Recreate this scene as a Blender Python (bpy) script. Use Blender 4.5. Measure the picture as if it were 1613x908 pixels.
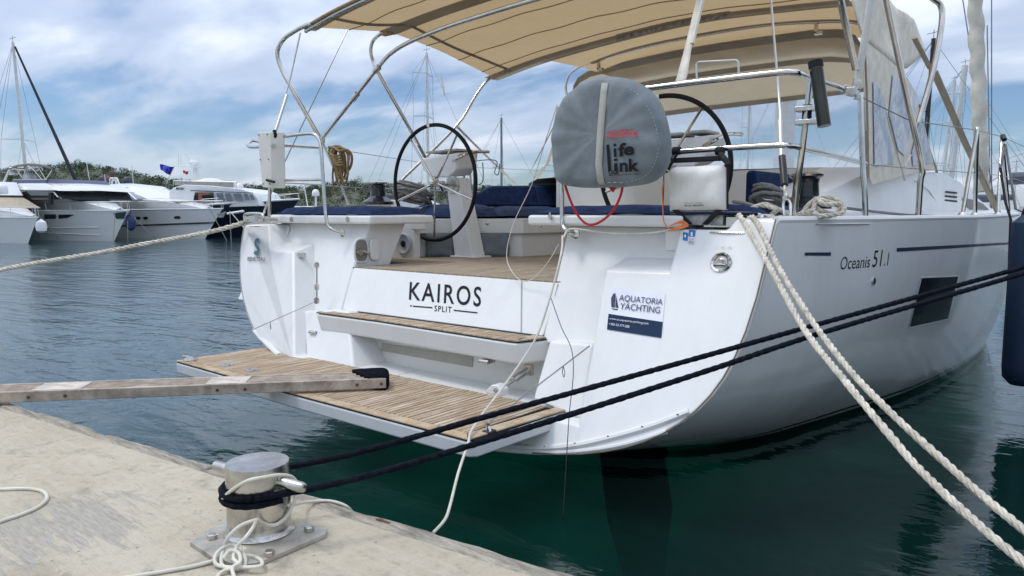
import bpy, bmesh, math, random
from mathutils import Vector, Matrix, Euler
from mathutils.bvhtree import BVHTree
import numpy as np
random.seed(7); rng = np.random.default_rng(7)
R = math.radians
for o in list(bpy.data.objects): bpy.data.objects.remove(o)
scene = bpy.context.scene
COL = scene.collection
# ------------------------------------------------------------------ camera
F = 1165.0; YAW = R(39.5); PITCH = math.atan(119/1165); EYE = 1.42
cam_d = bpy.data.cameras.new('camera'); cam = bpy.data.objects.new('camera', cam_d); COL.objects.link(cam)
cam_d.sensor_width = 36; cam_d.lens = F/1613*36; cam_d.clip_start = .05; cam_d.clip_end = 3000
cam.location = (0, 0, EYE); cam.rotation_euler = (math.pi/2-PITCH, 0, YAW)
scene.camera = cam
# ------------------------------------------------------------------ world
SUN_EL, SUN_AZ = R(62), R(236)      # azimuth of the sun measured clockwise from +Y
SKY_STRENGTH = .105
w = bpy.data.worlds.new('World'); scene.world = w; w.use_nodes = True
nt = w.node_tree; nt.nodes.clear(); N = nt.nodes.new; LK = nt.links.new
out = N('ShaderNodeOutputWorld'); bg = N('ShaderNodeBackground'); bg.inputs[1].default_value = SKY_STRENGTH
sky = N('ShaderNodeTexSky'); sky.sky_type = 'NISHITA'; sky.sun_disc = False
sky.sun_elevation = SUN_EL; sky.sun_rotation = SUN_AZ; sky.air_density = 1.0; sky.dust_density = .6; sky.ozone_density = 1.5
tc = N('ShaderNodeTexCoord'); sep = N('ShaderNodeSeparateXYZ'); LK(tc.outputs['Generated'], sep.inputs[0])
def mth(op, a, b=None, clamp=False, T=None):
    T = T or nt
    n = T.nodes.new('ShaderNodeMath'); n.operation = op; n.use_clamp = clamp
    for i, v in enumerate((a, b)):
        if v is None: continue
        if isinstance(v, (int, float)): n.inputs[i].default_value = v
        else: T.links.new(v, n.inputs[i])
    return n.outputs[0]
zz = mth('ADD', mth('MAXIMUM', sep.outputs[2], 0.0), .22)
cmb = N('ShaderNodeCombineXYZ'); LK(mth('DIVIDE', sep.outputs[0], zz), cmb.inputs[0]); LK(mth('DIVIDE', sep.outputs[1], zz), cmb.inputs[1])
SKY_OFF = (3.1, 7.4, 0)
mp = N('ShaderNodeMapping'); LK(cmb.outputs[0], mp.inputs[0]); mp.inputs['Location'].default_value = SKY_OFF
mp.inputs['Rotation'].default_value = (0, 0, R(30)); mp.inputs['Scale'].default_value = (.75, 1.25, 1)
def noise(T, vec, scale, detail=6, rough=.55, dist=0.0):
    n = T.nodes.new('ShaderNodeTexNoise'); n.inputs['Scale'].default_value = scale; n.inputs['Detail'].default_value = detail
    n.inputs['Roughness'].default_value = rough; n.inputs['Distortion'].default_value = dist
    if vec is not None: T.links.new(vec, n.inputs['Vector'])
    return n.outputs['Fac']
n1 = noise(nt, mp.outputs[0], .85, 9, .55, .35); n2 = noise(nt, mp.outputs[0], 2.2, 6, .52, .3)
def ramp(T, fac, stops, interp='LINEAR'):
    n = T.nodes.new('ShaderNodeValToRGB'); n.color_ramp.interpolation = interp
    e = n.color_ramp.elements
    while len(e) < len(stops): e.new(.5)
    for i, (p, c) in enumerate(stops):
        e[i].position = p; e[i].color = (*c, 1) if len(c) == 3 else c
    T.links.new(fac, n.inputs[0]); return n.outputs[0]
g = lambda v: (v, v, v)
bias = ramp(nt, mth('MULTIPLY', mth('MAXIMUM', sep.outputs[2], 0.0), 2.0), [(0, g(.52)), (.10, g(.42)), (.20, g(.16)), (.30, g(.26)), (.42, g(.62)), (.62, g(.72)), (1, g(.55))])
mask = ramp(nt, mth('ADD', mth('ADD', mth('MULTIPLY', n1, .72), mth('MULTIPLY', n2, .28)), mth('MULTIPLY', mth('SUBTRACT', bias, .5), .30)), [(.375, g(.04)), (.485, g(.62)), (.60, g(1))], 'EASE')
ccol = ramp(nt, n2, [(.30, (6.2, 7.1, 8.8)), (.50, (7.4, 8.2, 9.8)), (.70, (9.2, 9.8, 10.9))])
zg = mth('ADD', mth('MULTIPLY', mth('MAXIMUM', sep.outputs[2], 0.0), 1.5), .90)
cg = N('ShaderNodeVectorMath'); cg.operation = 'SCALE'; LK(ccol, cg.inputs[0]); LK(zg, cg.inputs['Scale']); ccol = cg.outputs[0]
mixc = N('ShaderNodeMix'); mixc.data_type = 'RGBA'; LK(mask, mixc.inputs[0])
skt = N('ShaderNodeMix'); skt.data_type = 'RGBA'; skt.blend_type = 'MULTIPLY'; skt.inputs[0].default_value = 1
LK(sky.outputs[0], skt.inputs[6]); skt.inputs[7].default_value = (.80, .98, 1.22, 1)
LK(skt.outputs[2], mixc.inputs[6]); LK(ccol, mixc.inputs[7])
LK(mixc.outputs[2], bg.inputs[0]); LK(bg.outputs[0], out.inputs[0])
# ------------------------------------------------------------------ sun
sd = bpy.data.lights.new('sun', 'SUN'); sun = bpy.data.objects.new('sun', sd); COL.objects.link(sun)
sd.energy = 1.6; sd.angle = R(14); sd.color = (1, .965, .91)
sv = Vector((math.sin(SUN_AZ)*math.cos(SUN_EL), math.cos(SUN_AZ)*math.cos(SUN_EL), math.sin(SUN_EL)))
sun.rotation_euler = sv.to_track_quat('Z', 'Y').to_euler()
scene.view_settings.view_transform = 'Standard'; scene.view_settings.look = 'None'
scene.view_settings.gamma = 1; scene.view_settings.exposure = -0.22; scene.view_settings.use_curve_mapping = False
# ------------------------------------------------------------------ sight lines: a pixel of the photo plus one known coordinate gives a real point
def ray(px, py):
    x = (px-806.5)/F; y = -(py-454)/F
    f = math.cos(PITCH)+math.sin(PITCH)*y; u = -math.sin(PITCH)+math.cos(PITCH)*y
    return Vector((-math.sin(YAW)*f+math.cos(YAW)*x, math.cos(YAW)*f+math.sin(YAW)*x, u))
def P(px, py, x=None, y=None, z=None):
    r = ray(px, py)
    t = x/r[0] if x is not None else (y/r[1] if y is not None else (z-EYE)/r[2])
    return Vector((0, 0, EYE))+r*t
def T(px, py, a=2.84, b=.55):       # on the sloping transom plane y = a + b z
    r = ray(px, py); t = (a+b*EYE)/(r[1]-b*r[2]); return Vector((0, 0, EYE))+r*t
def D(px, py, depth):               # at a depth along the camera's level axis
    r = ray(px, py); f = -math.sin(YAW)*r[0]+math.cos(YAW)*r[1]; return Vector((0, 0, EYE))+r*(depth/f)
# ------------------------------------------------------------------ materials
MATS = {}
def mat(name, col, rough=.5, metal=0, var=.06, nscale=6, bump=0, bscale=40, coat=0, spec=.5, stain=None, sheen=0, det=5, alpha=None):
    if name in MATS: return MATS[name]
    m = bpy.data.materials.new(name); m.use_nodes = True; t = m.node_tree; b = t.nodes['Principled BSDF']
    b.inputs['Roughness'].default_value = rough; b.inputs['Metallic'].default_value = metal
    b.inputs['Coat Weight'].default_value = coat; b.inputs['Coat Roughness'].default_value = .05
    b.inputs['Specular IOR Level'].default_value = spec; b.inputs['Sheen Weight'].default_value = sheen
    c = t.nodes.new('ShaderNodeTexCoord')
    nf = noise(t, c.outputs['Object'], nscale, det, .6)
    lo = tuple(max(0, v*(1-var*2)) for v in col); hi = tuple(min(1, v*(1+var)) for v in col)
    base = ramp(t, nf, [(.3, lo), (.65, hi)])
    if stain:
        sc, sz, lo_, hi_ = stain
        mx = t.nodes.new('ShaderNodeMix'); mx.data_type = 'RGBA'
        t.links.new(ramp(t, noise(t, c.outputs['Object'], sz, 7, .65, .3), [(lo_, g(0)), (hi_, g(1))]), mx.inputs[0])
        t.links.new(base, mx.inputs[6]); mx.inputs[7].default_value = (*sc, 1); base = mx.outputs[2]
    t.links.new(base, b.inputs['Base Color'])
    t.links.new(ramp(t, nf, [(.3, g(min(1, rough*1.25))), (.7, g(rough*.85))]), b.inputs['Roughness'])
    if bump:
        bn = t.nodes.new('ShaderNodeBump'); bn.inputs['Strength'].default_value = bump; bn.inputs['Distance'].default_value = .01
        t.links.new(noise(t, c.outputs['Object'], bscale, 6, .6), bn.inputs['Height']); t.links.new(bn.outputs[0], b.inputs['Normal'])
    MATS[name] = m; return m
GEL = mat('white_gelcoat', (.74, .745, .73), .34, var=.02, nscale=2.5, coat=.12, stain=((.66, .66, .62), 3.0, .60, .9))
HULLM = mat('hull_gelcoat', (.78, .80, .79), .16, var=.015, nscale=1.5, coat=1, stain=((.70, .71, .68), 2, .60, .9))
CREAM = mat('cream_gelcoat', (.72, .71, .66), .3, var=.03, nscale=3)
STEEL = mat('polished_steel', (.62, .60, .56), .14, 1, var=.10, nscale=9)
STEELD = mat('dull_steel', (.55, .53, .49), .24, 1, var=.16, nscale=14, bump=.05, bscale=60, stain=((.36, .32, .26), 12, .58, .8))
BLACK = mat('black_plastic', (.012, .013, .015), .4)
RUBBER = mat('black_rubber', (.007, .007, .008), .6, spec=.25)
NAVY = mat('navy_fabric', (.007, .022, .078), .9, var=.2, nscale=14, bump=.35, bscale=26, sheen=.02, spec=.2)
CANVAS = None
GREYF = mat('grey_cover_fabric', (.155, .185, .20), .62, var=.10, nscale=7, bump=.5, bscale=9, sheen=.1)
WHITEF = mat('white_bag_fabric', (.80, .79, .74), .6, var=.07, nscale=9, bump=.5, bscale=9)
BEIGEF = mat('beige_fabric', (.64, .60, .51), .8, var=.08, nscale=9, bump=.5, bscale=12)
ROPEW = mat('white_rope', (.66, .61, .51), .8, var=.2, nscale=26, bump=.6, bscale=160, stain=((.40, .35, .26), 3.2, .50, .78))
ROPEG = mat('grey_rope', (.20, .20, .185), .85, var=.15, nscale=40, bump=.5, bscale=200)
ROPET = mat('tan_rope', (.23, .16, .075), .85, var=.2, nscale=40, bump=.5, bscale=200)
ROPEB = mat('black_rope', (.006, .008, .015), .9, var=.3, nscale=60, bump=.6, bscale=220, spec=.12)
CORDW = mat('white_cord', (.62, .59, .50), .45, var=.08, nscale=12)
RED = mat('red_cord', (.50, .012, .015), .6); ORANGE = mat('orange_cord', (.75, .22, .06), .6); TEAL = mat('teal_cord', (.02, .16, .15), .6)
WIRE = mat('steel_wire', (.30, .30, .30), .3, .9)
DGLASS = mat('dark_glass', (.004, .007, .014), .14, var=.05, spec=.25)
INK = mat('black_lettering', (.006, .007, .010), .5, spec=.2); INKN = mat('navy_lettering', (.01, .022, .06), .35); INKR = mat('red_lettering', (.55, .02, .03), .4)
INKW = mat('white_lettering', (.75, .77, .80), .4); STICK = mat('white_sticker', (.74, .76, .84), .35); STICKN = mat('navy_sticker', (.004, .022, .065), .5, spec=.2)
BLUEST = mat('blue_sticker', (.02, .17, .45), .35)
TIMBER = mat('weathered_timber', (.36, .32, .27), .85, var=.25, nscale=5, bump=.7, bscale=25)
def streaks(m, amt=.10, xy=9, z=.5):      # faint run marks down a moulded surface
    t = m.node_tree; b = t.nodes['Principled BSDF']; c = t.nodes.new('ShaderNodeNewGeometry'); mp = t.nodes.new('ShaderNodeMapping'); mp.inputs['Scale'].default_value = (xy, xy, z)
    t.links.new(c.outputs['Position'], mp.inputs[0]); f = ramp(t, noise(t, mp.outputs[0], 1.6, 7, .62), [(.44, g(1)), (.70, (1-amt, 1-amt*1.1, 1-amt*1.5))])
    f2 = ramp(t, noise(t, c.outputs['Position'], 2.1, 8, .7, .4), [(.50, g(1)), (.72, (1-amt*.8, 1-amt*.9, 1-amt*1.3))])
    src = b.inputs['Base Color'].links[0].from_socket
    for k in (f, f2):
        n = t.nodes.new('ShaderNodeMix'); n.data_type = 'RGBA'; n.blend_type = 'MULTIPLY'; n.inputs[0].default_value = 1; t.links.new(src, n.inputs[6]); t.links.new(k, n.inputs[7]); src = n.outputs[2]
    t.links.new(src, b.inputs['Base Color']); return m
streaks(GEL, .03)
def stretch(m, s):      # stretch every noise of a material along an axis (grain)
    t = m.node_tree; c = [n for n in t.nodes if n.type == 'TEX_COORD'][0]
    mp = t.nodes.new('ShaderNodeMapping'); mp.inputs['Scale'].default_value = s
    t.links.new(c.outputs['Object'], mp.inputs[0])
    for n in t.nodes:
        if n.type == 'TEX_NOISE': t.links.new(mp.outputs[0], n.inputs['Vector'])
    return m
stretch(TIMBER, (.25, 5, 5))
def teak(name, c1, c2, s=(14, 1.2, 14)):
    m = mat(name, c1, .75, var=.2, nscale=5, bump=.4, bscale=30, stain=(c2, 3.2, .48, .68)); stretch(m, s); return m
TEAK = teak('bleached_teak', (.38, .275, .175), (.60, .53, .43))
TEAKF = teak('worn_teak', (.34, .27, .19), (.47, .41, .33))
TEAKB = teak('teak_border', (.42, .30, .18), (.50, .42, .32), (2, 2, 2))
PLANKM = teak('greyed_plank', (.38, .31, .245), (.52, .45, .37), (3, 3, 3))
PLANKL = teak('pale_plank', (.56, .50, .43), (.62, .57, .50), (3, 3, 3))
def canvas_mat(name, col, trans, tcol):
    m = mat(name, col, .85, var=.09, nscale=2.2, bump=.35, bscale=7, stain=((col[0]*.82, col[1]*.8, col[2]*.76), 3, .5, .8))
    t = m.node_tree; b = t.nodes['Principled BSDF']; tl = t.nodes.new('ShaderNodeBsdfTranslucent'); mx = t.nodes.new('ShaderNodeMixShader')
    tl.inputs[0].default_value = (*tcol, 1); mx.inputs[0].default_value = trans
    o = [n for n in t.nodes if n.type == 'OUTPUT_MATERIAL'][0]
    t.links.new(b.outputs[0], mx.inputs[1]); t.links.new(tl.outputs[0], mx.inputs[2]); t.links.new(mx.outputs[0], o.inputs[0]); return m
CANVAS = canvas_mat('bimini_canvas', (.40, .33, .22), .46, (.54, .38, .20))
CANVASG = canvas_mat('canvas_band', (.30, .27, .22), .35, (.32, .27, .19))
CANVASD = canvas_mat('sprayhood_canvas', (.48, .44, .36), .45, (.44, .36, .24))
def clear_mat(name, tint, refl, alpha):
    m = bpy.data.materials.new(name); m.use_nodes = True; t = m.node_tree; t.nodes.clear()
    o = t.nodes.new('ShaderNodeOutputMaterial'); tr = t.nodes.new('ShaderNodeBsdfTransparent'); gl = t.nodes.new('ShaderNodeBsdfGlossy'); df = t.nodes.new('ShaderNodeBsdfDiffuse')
    tr.inputs[0].default_value = (*tint, 1); gl.inputs['Roughness'].default_value = .08; df.inputs[0].default_value = (.7, .72, .75, 1)
    c = t.nodes.new('ShaderNodeTexCoord'); bn = t.nodes.new('ShaderNodeBump'); bn.inputs['Strength'].default_value = .6; bn.inputs['Distance'].default_value = .02
    t.links.new(noise(t, c.outputs['Object'], 4, 3, .5, .8), bn.inputs['Height']); t.links.new(bn.outputs[0], gl.inputs['Normal'])
    m1 = t.nodes.new('ShaderNodeMixShader'); m1.inputs[0].default_value = refl; t.links.new(tr.outputs[0], m1.inputs[1]); t.links.new(gl.outputs[0], m1.inputs[2])
    m2 = t.nodes.new('ShaderNodeMixShader'); t.links.new(ramp(t, noise(t, c.outputs['Object'], 3, 6, .7, .5), [(.4, g(alpha*.5)), (.75, g(alpha*2.4))]), m2.inputs[0])
    t.links.new(m1.outputs[0], m2.inputs[1]); t.links.new(df.outputs[0], m2.inputs[2]); t.links.new(m2.outputs[0], o.inputs[0]); MATS[name] = m; return m
CLEAR = clear_mat('clear_vinyl', (.86, .90, .93), .10, .12)
# ------------------------------------------------------------------ mesh collector
WL = {}
class MB:
    def __init__(s): s.v = []; s.f = []; s.mi = []; s.m = 0
    def add(s, vs, fs):
        k = len(s.v); s.v += [Vector(v) for v in vs]; s.f += [tuple(i+k for i in f) for f in fs]; s.mi += [s.m]*len(fs); return s
    def box(s, lo, hi, M=None):
        x0, y0, z0 = lo; x1, y1, z1 = hi
        vs = [Vector(p) for p in ((x0,y0,z0),(x1,y0,z0),(x1,y1,z0),(x0,y1,z0),(x0,y0,z1),(x1,y0,z1),(x1,y1,z1),(x0,y1,z1))]
        if M is not None: vs = [M @ v for v in vs]
        return s.add(vs, [(0,3,2,1),(4,5,6,7),(0,1,5,4),(1,2,6,5),(2,3,7,6),(3,0,4,7)])
    def prism(s, poly, vec):
        n = len(poly); vec = Vector(vec); a = [Vector(p) for p in poly]; b = [p+vec for p in a]
        return s.add(a+b, [tuple(range(n))[::-1], tuple(range(n, 2*n))]+[(i, (i+1) % n, n+(i+1) % n, n+i) for i in range(n)])
    def tube(s, pts, r, n=8, closed=False, flat=None):
        pts = [Vector(p) for p in pts]; m = len(pts); rings = []
        rr = r if isinstance(r, (list, tuple)) else [r]*m
        prev = None
        for i, p in enumerate(pts):
            if closed: d = pts[(i+1) % m]-pts[i-1]
            else: d = pts[min(i+1, m-1)]-pts[max(i-1, 0)]
            if d.length < 1e-9: d = Vector((0, 0, 1))
            d.normalize()
            if prev is None:
                a = d.cross(Vector((0, 0, 1)));
                if a.length < .15: a = d.cross(Vector((1, 0, 0)))
            else: a = prev-d*prev.dot(d)
            a.normalize(); prev = a; b = d.cross(a)
            rings.append([p+(a*math.cos(2*math.pi*k/n)+b*math.sin(2*math.pi*k/n)*(flat or 1))*rr[i] for k in range(n)])
        vs = [v for q in rings for v in q]; fs = []
        for i in range(m if closed else m-1):
            j = (i+1) % m
            for k in range(n): fs.append((i*n+k, i*n+(k+1) % n, j*n+(k+1) % n, j*n+k))
        if not closed: fs += [tuple(range(n))[::-1], tuple(range((m-1)*n, m*n))]
        return s.add(vs, fs)
    def lathe(s, prof, c, n=24, axis=(0, 0, 1)):
        q = Vector(axis).to_track_quat('Z', 'Y').to_matrix(); c = Vector(c); vs = []
        for r, z in prof:
            for k in range(n):
                a = 2*math.pi*k/n; vs.append(c+q @ Vector((r*math.cos(a), r*math.sin(a), z)))
        fs = [(i*n+k, i*n+(k+1) % n, (i+1)*n+(k+1) % n, (i+1)*n+k) for i in range(len(prof)-1) for k in range(n)]
        fs += [tuple(range(n))[::-1], tuple(range((len(prof)-1)*n, len(prof)*n))]
        return s.add(vs, fs)
    def grid(s, rows):
        m, n = len(rows), len(rows[0])
        return s.add([v for r_ in rows for v in r_], [(i*n+j, i*n+j+1, (i+1)*n+j+1, (i+1)*n+j) for i in range(m-1) for j in range(n-1)])
    def build(s, name, material, parent=None, bevel=0, smooth=True, seg=2, solid=0, sharp=38, fixn=True):
        me = bpy.data.meshes.new(name)
        c = sum(s.v, Vector())/max(1, len(s.v)) if parent is None or True else Vector()
        if parent is None: c.z = min(v.z for v in s.v)
        me.from_pydata([v-c for v in s.v], [], s.f)
        ms = material if isinstance(material, (list, tuple)) else [material]
        for m_ in ms: me.materials.append(m_)
        if len(ms) > 1: me.polygons.foreach_set('material_index', s.mi)
        if fixn:
            bm = bmesh.new(); bm.from_mesh(me); bmesh.ops.recalc_face_normals(bm, faces=bm.faces[:]); bm.to_mesh(me); bm.free()
        if smooth:
            me.polygons.foreach_set('use_smooth', [True]*len(me.polygons)); me.set_sharp_from_angle(angle=R(sharp))
        o = bpy.data.objects.new(name, me); COL.objects.link(o)
        WL[o.name] = c
        if parent is not None: o.parent = parent; o.location = c-WL[parent.name]
        else: o.location = c
        if solid:
            md = o.modifiers.new('solid', 'SOLIDIFY'); md.thickness = solid; md.offset = 0
        if bevel:
            md = o.modifiers.new('bevel', 'BEVEL'); md.width = bevel; md.segments = seg; md.limit_method = 'ANGLE'; md.angle_limit = R(30); md.harden_normals = smooth
        return o
def tag(o, label=None, cat=None, group=None, kind=None):
    if label: o['label'] = label
    if cat: o['category'] = cat
    if group: o['group'] = group
    if kind: o['kind'] = kind
    return o
def empty(name, loc, rz=0, label=None, cat=None, group=None, local=False):
    o = bpy.data.objects.new(name, None); COL.objects.link(o); o.location = loc; o.rotation_euler = (0, 0, rz); o.empty_display_size = .2
    WL[o.name] = Vector() if local else Vector(loc)
    return tag(o, label, cat, group)
def spline(pts, n=8, closed=False):
    pts = [Vector(p) for p in pts]; out = []; m = len(pts)
    for i in range(m if closed else m-1):
        if closed: p0, p1, p2, p3 = pts[i-1], pts[i], pts[(i+1) % m], pts[(i+2) % m]
        else: p0, p1, p2, p3 = pts[max(i-1, 0)], pts[i], pts[i+1], pts[min(i+2, m-1)]
        for k in range(n):
            t = k/n; out.append(.5*((2*p1)+(-p0+p2)*t+(2*p0-5*p1+4*p2-p3)*t*t+(-p0+3*p1-3*p2+p3)*t**3))
    if not closed: out.append(pts[-1])
    return out
def resample(pts, step):
    out = [pts[0].copy()]; acc = 0
    for a, b in zip(pts, pts[1:]):
        L = (b-a).length
        while acc+L >= step:
            t = (step-acc)/L; a = a.lerp(b, t); L = (b-a).length; out.append(a.copy()); acc = 0
        acc += L
    return out
def laid_rope(mb, pts, r, pitch=None, step=None, strands=3, n=6):
    pitch = pitch or r*7; step = step or r*.7
    pts = resample([Vector(p) for p in pts], step); m = len(pts); prev = None; paths = [[] for _ in range(strands)]; ph = 0; f_ = [random.uniform(0, 6) for _ in range(4)]; rads = []
    pts = [p+Vector((math.sin(i*step*5+f_[0]), math.sin(i*step*7+f_[1]), math.sin(i*step*6+f_[2])))*r*.22 for i, p in enumerate(pts)]
    for i, p in enumerate(pts):
        d = (pts[min(i+1, m-1)]-pts[max(i-1, 0)]).normalized()
        if prev is None:
            a = d.cross(Vector((0, 0, 1)))
            if a.length < .1: a = d.cross(Vector((1, 0, 0)))
        else: a = prev-d*prev.dot(d)
        a.normalize(); prev = a; b = d.cross(a)
        for k in range(strands):
            an = 2*math.pi*(ph+k/strands); paths[k].append(p+(a*math.cos(an)+b*math.sin(an))*r*.5)
        ph += step/pitch*(1+.16*math.sin(i*step*9+f_[3])+random.uniform(-.05, .05)); rads.append(r*.56*(1+.07*math.sin(i*step*23+f_[1])+random.uniform(-.05, .05)))
    for q in paths: mb.tube(q, rads, n)
    for _ in range(int(m*.35)):
        i = random.randrange(m); p = pts[i]; d = Vector((random.gauss(0, 1), random.gauss(0, 1), random.gauss(0, 1))).normalized()*r; s = Vector((random.gauss(0, 1), random.gauss(0, 1), random.gauss(0, 1))).normalized()*r*.5
        mb.add([p+d*.9, p+d*.95+s*.12, p+d*1.2+s], [(0, 1, 2)])
    return mb
# lettering: outlines of the letters laid on a surface
def letters(name, s, quad, proj, material, parent, bold=0, shear=0, sub=False, space=1.0):
    cu = bpy.data.curves.new(name, 'FONT'); cu.body = s; cu.size = 1; cu.shear = shear; cu.resolution_u = 4; cu.offset = bold; cu.space_character = space
    cu.fill_mode = 'FRONT'
    tmp = bpy.data.objects.new('tmp', cu); COL.objects.link(tmp); dg = bpy.context.evaluated_depsgraph_get()
    me = bpy.data.meshes.new_from_object(tmp.evaluated_get(dg)); bpy.data.objects.remove(tmp)
    xs = [v.co.x for v in me.vertices]; ys = [v.co.y for v in me.vertices]; x0, x1, y0, y1 = min(xs), max(xs), min(ys), max(ys)
    A, B, C_, D_ = [Vector(q) for q in quad]       # bottom-left, bottom-right, top-right, top-left in photo pixels
    co = []
    for v in me.vertices:
        a = (v.co.x-x0)/(x1-x0); b = (v.co.y-y0)/(y1-y0); q = A.lerp(B, a).lerp(D_.lerp(C_, a), b); co.append(lift(proj(q.x, q.y)))
    mb = MB(); mb.add(co, [tuple(p.vertices) for p in me.polygons]); bpy.data.meshes.remove(me)
    return mb.build(name, material, parent, smooth=False, fixn=False)
def lift(p, e=.003): return p+(Vector((0, 0, EYE))-p).normalized()*e
def decal(name, pxs, proj, material, parent, e=.002, n=1, rows=3):
    mb = MB()
    if n == 1: mb.add([lift(proj(*p), e) for p in pxs], [tuple(range(len(pxs)))])
    else:
        a, b, c, d = [Vector(p) for p in pxs]
        mb.grid([[lift(proj(*a.lerp(b, i/n).lerp(d.lerp(c, i/n), j/(rows-1))), e) for i in range(n+1)] for j in range(rows)])
    return mb.build(name, material, parent, smooth=False, fixn=False)
# ================================================================== the setting
def water_mat():
    m = bpy.data.materials.new('sea_water'); m.use_nodes = True; t = m.node_tree; t.nodes.clear(); n_ = t.nodes.new; lk = t.links.new
    o = n_('ShaderNodeOutputMaterial'); c = n_('ShaderNodeTexCoord'); gl = n_('ShaderNodeBsdfGlossy'); tr = n_('ShaderNodeBsdfTransparent'); df = n_('ShaderNodeBsdfDiffuse')
    tr.inputs[0].default_value = (.30, .84, .74, 1); gl.inputs['Roughness'].default_value = .03; gl.inputs[0].default_value = (.95, .98, 1, 1)
    df.inputs[0].default_value = (.001, .030, .024, 1)
    geo = n_('ShaderNodeNewGeometry')
    def wave(sx, sy, rot, scale, det, dist):
        mp = n_('ShaderNodeMapping'); mp.inputs['Scale'].default_value = (sx, sy, 1); mp.inputs['Rotation'].default_value = (0, 0, R(rot)); lk(geo.outputs['Position'], mp.inputs[0])
        return noise(t, mp.outputs[0], scale, det, .5, dist)
    # waves run across the view from the left; near the yacht and the quay the basin is sheltered and almost flat
    a = wave(.60, 1.5, -38, 3.0, 4, .8); b = wave(.7, 1.4, -55, 8.5, 3, .5); d = wave(.6, 1.2, -30, .35, 2, .2)
    sp = n_('ShaderNodeSeparateXYZ'); lk(geo.outputs['Position'], sp.inputs[0])
    shelter = ramp(t, mth('MULTIPLY', mth('ADD', sp.outputs[0], 8), 1/9, T=t) if False else mth('MULTIPLY', mth('ADD', sp.outputs[0], 6.5, T=t), .16, T=t), [(.0, g(1)), (.35, g(.62)), (.66, g(.22)), (1, g(.30))])
    e = wave(.5, 1.6, -44, 1.25, 2, .5)
    h = mth('ADD', mth('ADD', mth('ADD', mth('MULTIPLY', a, .55, T=t), mth('MULTIPLY', b, .22, T=t), T=t), mth('MULTIPLY', d, .9, T=t), T=t), mth('MULTIPLY', e, 1.25, T=t), T=t)
    bn = n_('ShaderNodeBump'); bn.inputs['Distance'].default_value = .044; lk(mth('MULTIPLY', shelter, .95, T=t), bn.inputs['Strength']); lk(h, bn.inputs['Height'])
    lk(bn.outputs[0], gl.inputs['Normal']); lk(mth('ADD', mth('MULTIPLY', shelter, .07, T=t), .0, T=t), gl.inputs['Roughness'])
    lk(ramp(t, shelter, [(.25, (.001, .021, .016)), (.9, (.046, .086, .106))]), df.inputs[0])  # open water's body colour lightened in place of more reflected sky
    fr = n_('ShaderNodeFresnel'); fr.inputs['IOR'].default_value = 1.42; lk(bn.outputs[0], fr.inputs['Normal'])
    m1 = n_('ShaderNodeMixShader'); m1.inputs[0].default_value = .48; lk(tr.outputs[0], m1.inputs[1]); lk(df.outputs[0], m1.inputs[2])
    m2 = n_('ShaderNodeMixShader'); lk(fr.outputs[0], m2.inputs[0]); lk(m1.outputs[0], m2.inputs[1]); lk(gl.outputs[0], m2.inputs[2]); lk(m2.outputs[0], o.inputs[0])
    return m
mb = MB(); mb.add([(-900, -300, 0), (900, -300, 0), (900, 1100, 0), (-900, 1100, 0)], [(0, 1, 2, 3)])
tag(mb.build('water', water_mat(), smooth=False), kind='structure')
SEABED = mat('seabed_silt', (.008, .075, .058), .9, var=.3, nscale=.5)
mb = MB(); mb.add([(-900, -300, -3.2), (900, -300, -3.2), (900, 1100, -3.2), (-900, 1100, -3.2)], [(0, 1, 2, 3)])
tag(mb.build('seabed', SEABED, smooth=False), kind='structure')
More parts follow.
